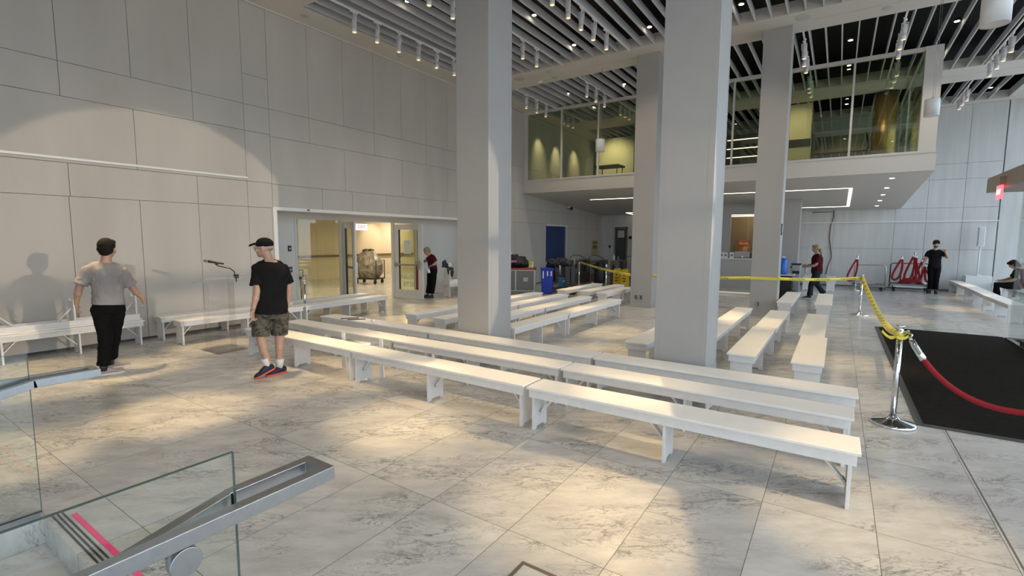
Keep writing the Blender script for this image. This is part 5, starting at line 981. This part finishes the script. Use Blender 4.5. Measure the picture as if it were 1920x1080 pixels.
for a_, c_ in (((-.10, -.025, .30), (-.035, -.02, .10)), ((.098, .055, .25), (.09, .06, .07))):
    a_, c_ = V(a_), V(c_); MB().tube([c_, c_.lerp(a_, .4), c_.lerp(a_, .72)], [.045, .046, .054], 16).build('sock', SW, t)
shoe(t, (.035, .0, .085), (-.20, -.10, .0), NAVY, ORS, ankle=(-.02, -.02, .16), k=1.05, lace=ORS); shoe(t, (.17, .10, .0), (-.07, -.06, .0), NAVY, ORS, ankle=(.09, .06, .1), k=1.05, lace=ORS)
MB().tube([V((-.178, -.125, .905)) + V((.034*cos(a), .034*sin(a), .008*cos(a))) for a in [i*pi/8 for i in range(16)]], .005, 6, closed=True).build('bracelet', METAL, t)
# man in black by the trolleys, facing the viewer
J = dict(hip=(.01, 0, .92), neck=(-.01, 0, 1.52), head=(.0, -.03, 1.70), face=(.08, -.95, -.30), shL=(-.18, 0, 1.43), shR=(.17, 0, 1.43), elL=(-.26, -.02, 1.14), elR=(.33, -.06, 1.22), wrL=(-.30, -.14, .92), wrR=(.25, -.20, 1.43),
         hpL=(-.075, 0, .88), hpR=(.09, 0, .88), knL=(-.06, -.05, .50), knR=(.085, -.04, .50), anL=(-.06, .0, .10), anR=(.09, -.02, .10), hdL=((-.1, -.5, -.8), (.9, 0, 0), (0, -1, .4), .5), hdR=((-.25, -.2, 1), (0, -1, 0), (-1, 0, 0), 1.2))
t = person('bearded man in black tee and trousers, one hand raised, standing beside the loaded trolley', (2.78, 21.97), (.1255, .9921), J, dict(W=.165, D=.11, skin=SKIN2, shirt=BLKT, pants=mat('near_black_navy_trousers', (.005, .005, .008), .95, spec=.12), hem=-.06, sleeve=.6, sl_r=.066, voxel=.009, cuff=.068))
hair_cap(t, J['head'], J['face'], HAIRD, 1.05, 1.08, [((.03, .055, .095), (.045, .035, .030)), ((-.035, .055, .095), (.045, .035, .030)), ((.07, .01, .05), (.022, .04, .05)), ((-.07, .01, .05), (.022, .04, .05))], .009); face_parts(J['head'], J['face'], t)
fv = V(J['face']).normalized(); sv = fv.cross(V((0, 0, 1))).normalized(); uv_ = sv.cross(fv); M3 = Matrix((sv, fv, uv_)).transposed(); hh = V(J['head']); b = MB()
for p, r in (((0, .060, -.090), (.042, .034, .022)), ((.04, .035, -.065), (.026, .04, .03)), ((-.04, .035, -.065), (.026, .04, .03)), ((0, .086, -.046), (.024, .008, .006))): b.ell(hh + M3 @ V(p), r, M3)
fuse('beard', b, .008, HAIRD, t, 2)
BSH = mat('black_shoe', (.015, .015, .016), .5)
shoe(t, (-.05, .05, 0), (-.12, -.20, 0), BSH, BSH, ankle=(-.06, 0, .11)); shoe(t, (.09, .04, 0), (.11, -.22, 0), BSH, BSH, ankle=(.09, -.02, .11))
# woman in maroon shirt walking to the left
J = dict(hip=(.02, 0, .84), neck=(.0, 0, 1.40), head=(-.05, 0, 1.55), face=(-.97, -.1, -.12), shL=(.0, .15, 1.31), shR=(.03, -.15, 1.31), elL=(-.06, .19, 1.08), elR=(-.01, -.20, 1.05), wrL=(-.26, .12, 1.01), wrR=(-.24, -.14, .99),
         hpL=(-.01, .08, .80), hpR=(.03, -.08, .80), knL=(.05, .08, .43), knR=(-.11, -.08, .43), anL=(.24, .08, .16), anR=(-.13, -.06, .10), hdL=((-1, 0, -.15), (0, -1, 0), (0, -.2, 1), .7), hdR=((-1, .1, -.1), (0, 1, 0), (0, .2, 1), .7))
t = person('woman in a maroon shirt holding a spray bottle, walking behind the yellow tape', (-.524, 17.72), (-.0296, .9996), J, dict(W=.165, D=.14, skin=SKIN2, shirt=MAROON, pants=DARKP, hem=-.02, sleeve=.7, sl_r=.08, voxel=.009, cuff=.085, leg=1.97, k=.95))
hair_cap(t, J['head'], J['face'], HAIRB, .98, 1.0, voxel=.009); MB().ell((.07, 0, 1.50), (.045, .045, .05)).tube([(.06, 0, 1.5), (.10, 0, 1.43), (.10, 0, 1.36)], [.04, .03, .012], 10).build('ponytail', HAIRB, t); face_parts(J['head'], J['face'], t, brow=HAIRB)
MB().box((.03, -.03, 1.47), (.09, .03, 1.5)).build('hair_clip', BLACK, t); shoe(t, (-.08, -.06, 0), (-.34, -.07, 0), BSH, mat('pale_sole2', (.5, .5, .48), .6), ankle=(-.13, -.06, .12)); shoe(t, (.30, .08, .10), (.10, .08, .02), BSH, BSH, ankle=(.24, .08, .17))
tt = thing('spray_bottle', 'grey spray bottle held by the woman in maroon', 'bottle', (-.524-.27, 17.60, .80)); MB().lathe((0, 0, 0), [(.035, 0), (.04, .02), (.04, .12), (.015, .17), (.015, .2)], 14).build('bottle_body', mat('greyish_bottle', (.45, .5, .5), .3), tt); MB().box((-.06, -.012, .2), (.025, .012, .235)).box((-.045, -.008, .15), (-.035, .008, .2)).build('trigger', BLACK, tt)
# cleaner bent behind the open door
J = dict(hip=(.07, 0, .86), neck=(.02, 0, 1.33), head=(-.10, -.02, 1.43), face=(-.85, -.1, -.5), shL=(.0, .16, 1.27), shR=(.07, -.14, 1.27), elL=(-.12, .22, 1.12), elR=(.17, -.16, 1.07), wrL=(-.33, .15, 1.10), wrR=(.04, -.24, 1.0),
         hpL=(.0, .06, .82), hpR=(.10, -.05, .82), knL=(-.04, .06, .45), knR=(.08, -.06, .45), anL=(-.10, .06, .10), anR=(.03, -.05, .10), hdL=((-1, 0, 0), (0, 0, -1), (0, -1, .3), .4), hdR=((-.6, -.3, -.2), (0, 0, -1), (-.4, -1, .2), 1.1))
t = person('cleaner in a maroon shirt and blue glove bending behind the open glass door', (-10.30, 10.94), (-.687, .7267), J, dict(W=.165, D=.125, skin=SKIN, shirt=MAROON, pants=BLKP, hem=-.04, sleeve=.75, sl_r=.078, voxel=.009, hs=1.0, hup=(0, 0, 1)))
hair_cap(t, J['head'], J['face'], HAIRG, 1.0, .98, voxel=.009); face_parts(J['head'], J['face'], t, brow=HAIRG)
b = MB(); hand(b, J['wrR'], (-.6, -.3, -.2), (0, 0, -1), (-.4, -1, .2), size=1.14, curl=1.1); fuse('glove', b, .007, mat('blue_nitrile', (.02, .12, .45), .35), t, 1)
shoe(t, (-.05, .08, 0), (-.28, .0, 0), BSH, BSH, ankle=(-.10, .06, .11)); shoe(t, (.08, -.04, 0), (-.14, -.12, 0), BSH, BSH, ankle=(.03, -.05, .11))
tt = thing('spray_bottle', 'white spray bottle in the blue gloved hand of the cleaner', 'bottle', (-10.28-.08*.73+.25*.69, 10.98-.24, .78), .3); tt.rotation_euler = (0, -.35, .3); MB().lathe((0, 0, 0), [(.035, 0), (.04, .02), (.04, .13), (.015, .18), (.015, .2)], 14).build('bottle_body', WHITE, tt); MB().box((-.06, -.012, .2), (.025, .012, .235)).build('trigger', WHITE, tt)
# hunched seated man
J = dict(hip=(.10, 0, .53), neck=(.02, 0, 1.03), head=(-.09, 0, 1.13), face=(-.80, 0, -.6), shL=(.02, .16, .97), shR=(.04, -.17, .96), elL=(-.10, .22, .72), elR=(-.03, -.23, .70), wrL=(-.30, .12, .66), wrR=(-.26, -.10, .64),
         hpL=(.04, .09, .50), hpR=(.04, -.10, .50), knL=(-.40, .10, .53), knR=(-.38, -.12, .52), anL=(-.38, .10, .10), anR=(-.34, -.12, .10), hdL=((-1, -.2, 0), (0, 0, -1), (0, -1, 0), .7), hdR=((-1, .2, 0), (0, 0, -1), (0, 1, 0), .7))
t = person('man in dark clothes sitting hunched over on the bench behind the glass screen', (4.33, 19.75), (.2, .98), J, dict(W=.18, D=.14, skin=SKIN2, shirt=BLKT, pants=BLKP, hem=-.04, sleeve=.8, sl_r=.08, voxel=.009))
hair_cap(t, J['head'], J['face'], HAIRD, 1.05, 1.04, [((0, -.07, -.06), (.07, .05, .07)), ((.06, -.03, -.03), (.03, .05, .06)), ((-.06, -.03, -.03), (.03, .05, .06))], .009); face_parts(J['head'], J['face'], t); shoe(t, (-.33, .10, 0), (-.60, .10, 0), BSH, BSH, ankle=(-.38, .10, .11)); shoe(t, (-.30, -.12, 0), (-.56, -.12, 0), BSH, BSH, ankle=(-.34, -.12, .11))
t = thing('backpack', 'grey backpack on the bench behind the seated man', 'bag', (4.78, 20.05, .421)); MB().loft([((0, 0, 0), (.16, 0, 0), (0, .2, 0)), ((0, 0, .2), (.2, 0, 0), (0, .23, 0)), ((.0, 0, .42), (.17, 0, 0), (0, .2, 0)), ((0, 0, .55), (.08, 0, 0), (0, .12, 0))], 20).build('bag_body', mat('grey_pack', (.13, .12, .13), .7), t); MB().tube([(-.17, .08, .1), (-.22, .08, .3), (-.12, .08, .5)], .02, 6).build('strap', BLACK, t)
# clerk behind the ticket window
J = dict(hip=(.0, 0, .70), neck=(0, 0, 1.28), head=(0, -.02, 1.46), face=(-.3, -1, -.2), shL=(-.19, 0, 1.2), shR=(.19, 0, 1.2), elL=(-.24, -.08, .95), elR=(.24, -.08, .95), wrL=(-.12, -.28, .95), wrR=(.12, -.28, .95),
         hpL=(-.09, 0, .66), hpR=(.09, 0, .66), knL=(-.1, -.40, .66), knR=(.1, -.40, .66), anL=(-.1, -.38, .12), anR=(.1, -.38, .12), hdL=((.2, -1, 0), (0, 0, -1), (1, 0, 0), .5), hdR=((-.2, -1, 0), (0, 0, -1), (-1, 0, 0), .5))
t = person('dim figure of a person in dark blue sitting behind the ticket window', (-2.78, 21.45), (-.13, .99), J, dict(W=.18, D=.13, skin=mat('dark_skin', (.07, .04, .025), .5), shirt=mat('slate_blue_shirt', (.07, .085, .12), .8), pants=BLKP, voxel=.011))
hair_cap(t, J['head'], J['face'], HAIRD, 1.0, .98, voxel=.011); face_parts(J['head'], J['face'], t)
t = thing('stool', 'dark stool under the person in the ticket office', 'stool', (-2.78, 21.5, 0)); MB().lathe((0, 0, .57), [(.18, 0), (.18, .05)], 20).build('seat', BLACK, t); MB().lathe((0, 0, 0), [(.2, 0), (.2, .02), (.03, .04), (.03, .57)], 20).build('pedestal', METAL, t)

# ------------------------------------------------------------------ names without build order, transforms applied late
for o in list(bpy.data.objects):
    if o.name.startswith('tmp'): bpy.data.objects.remove(o)
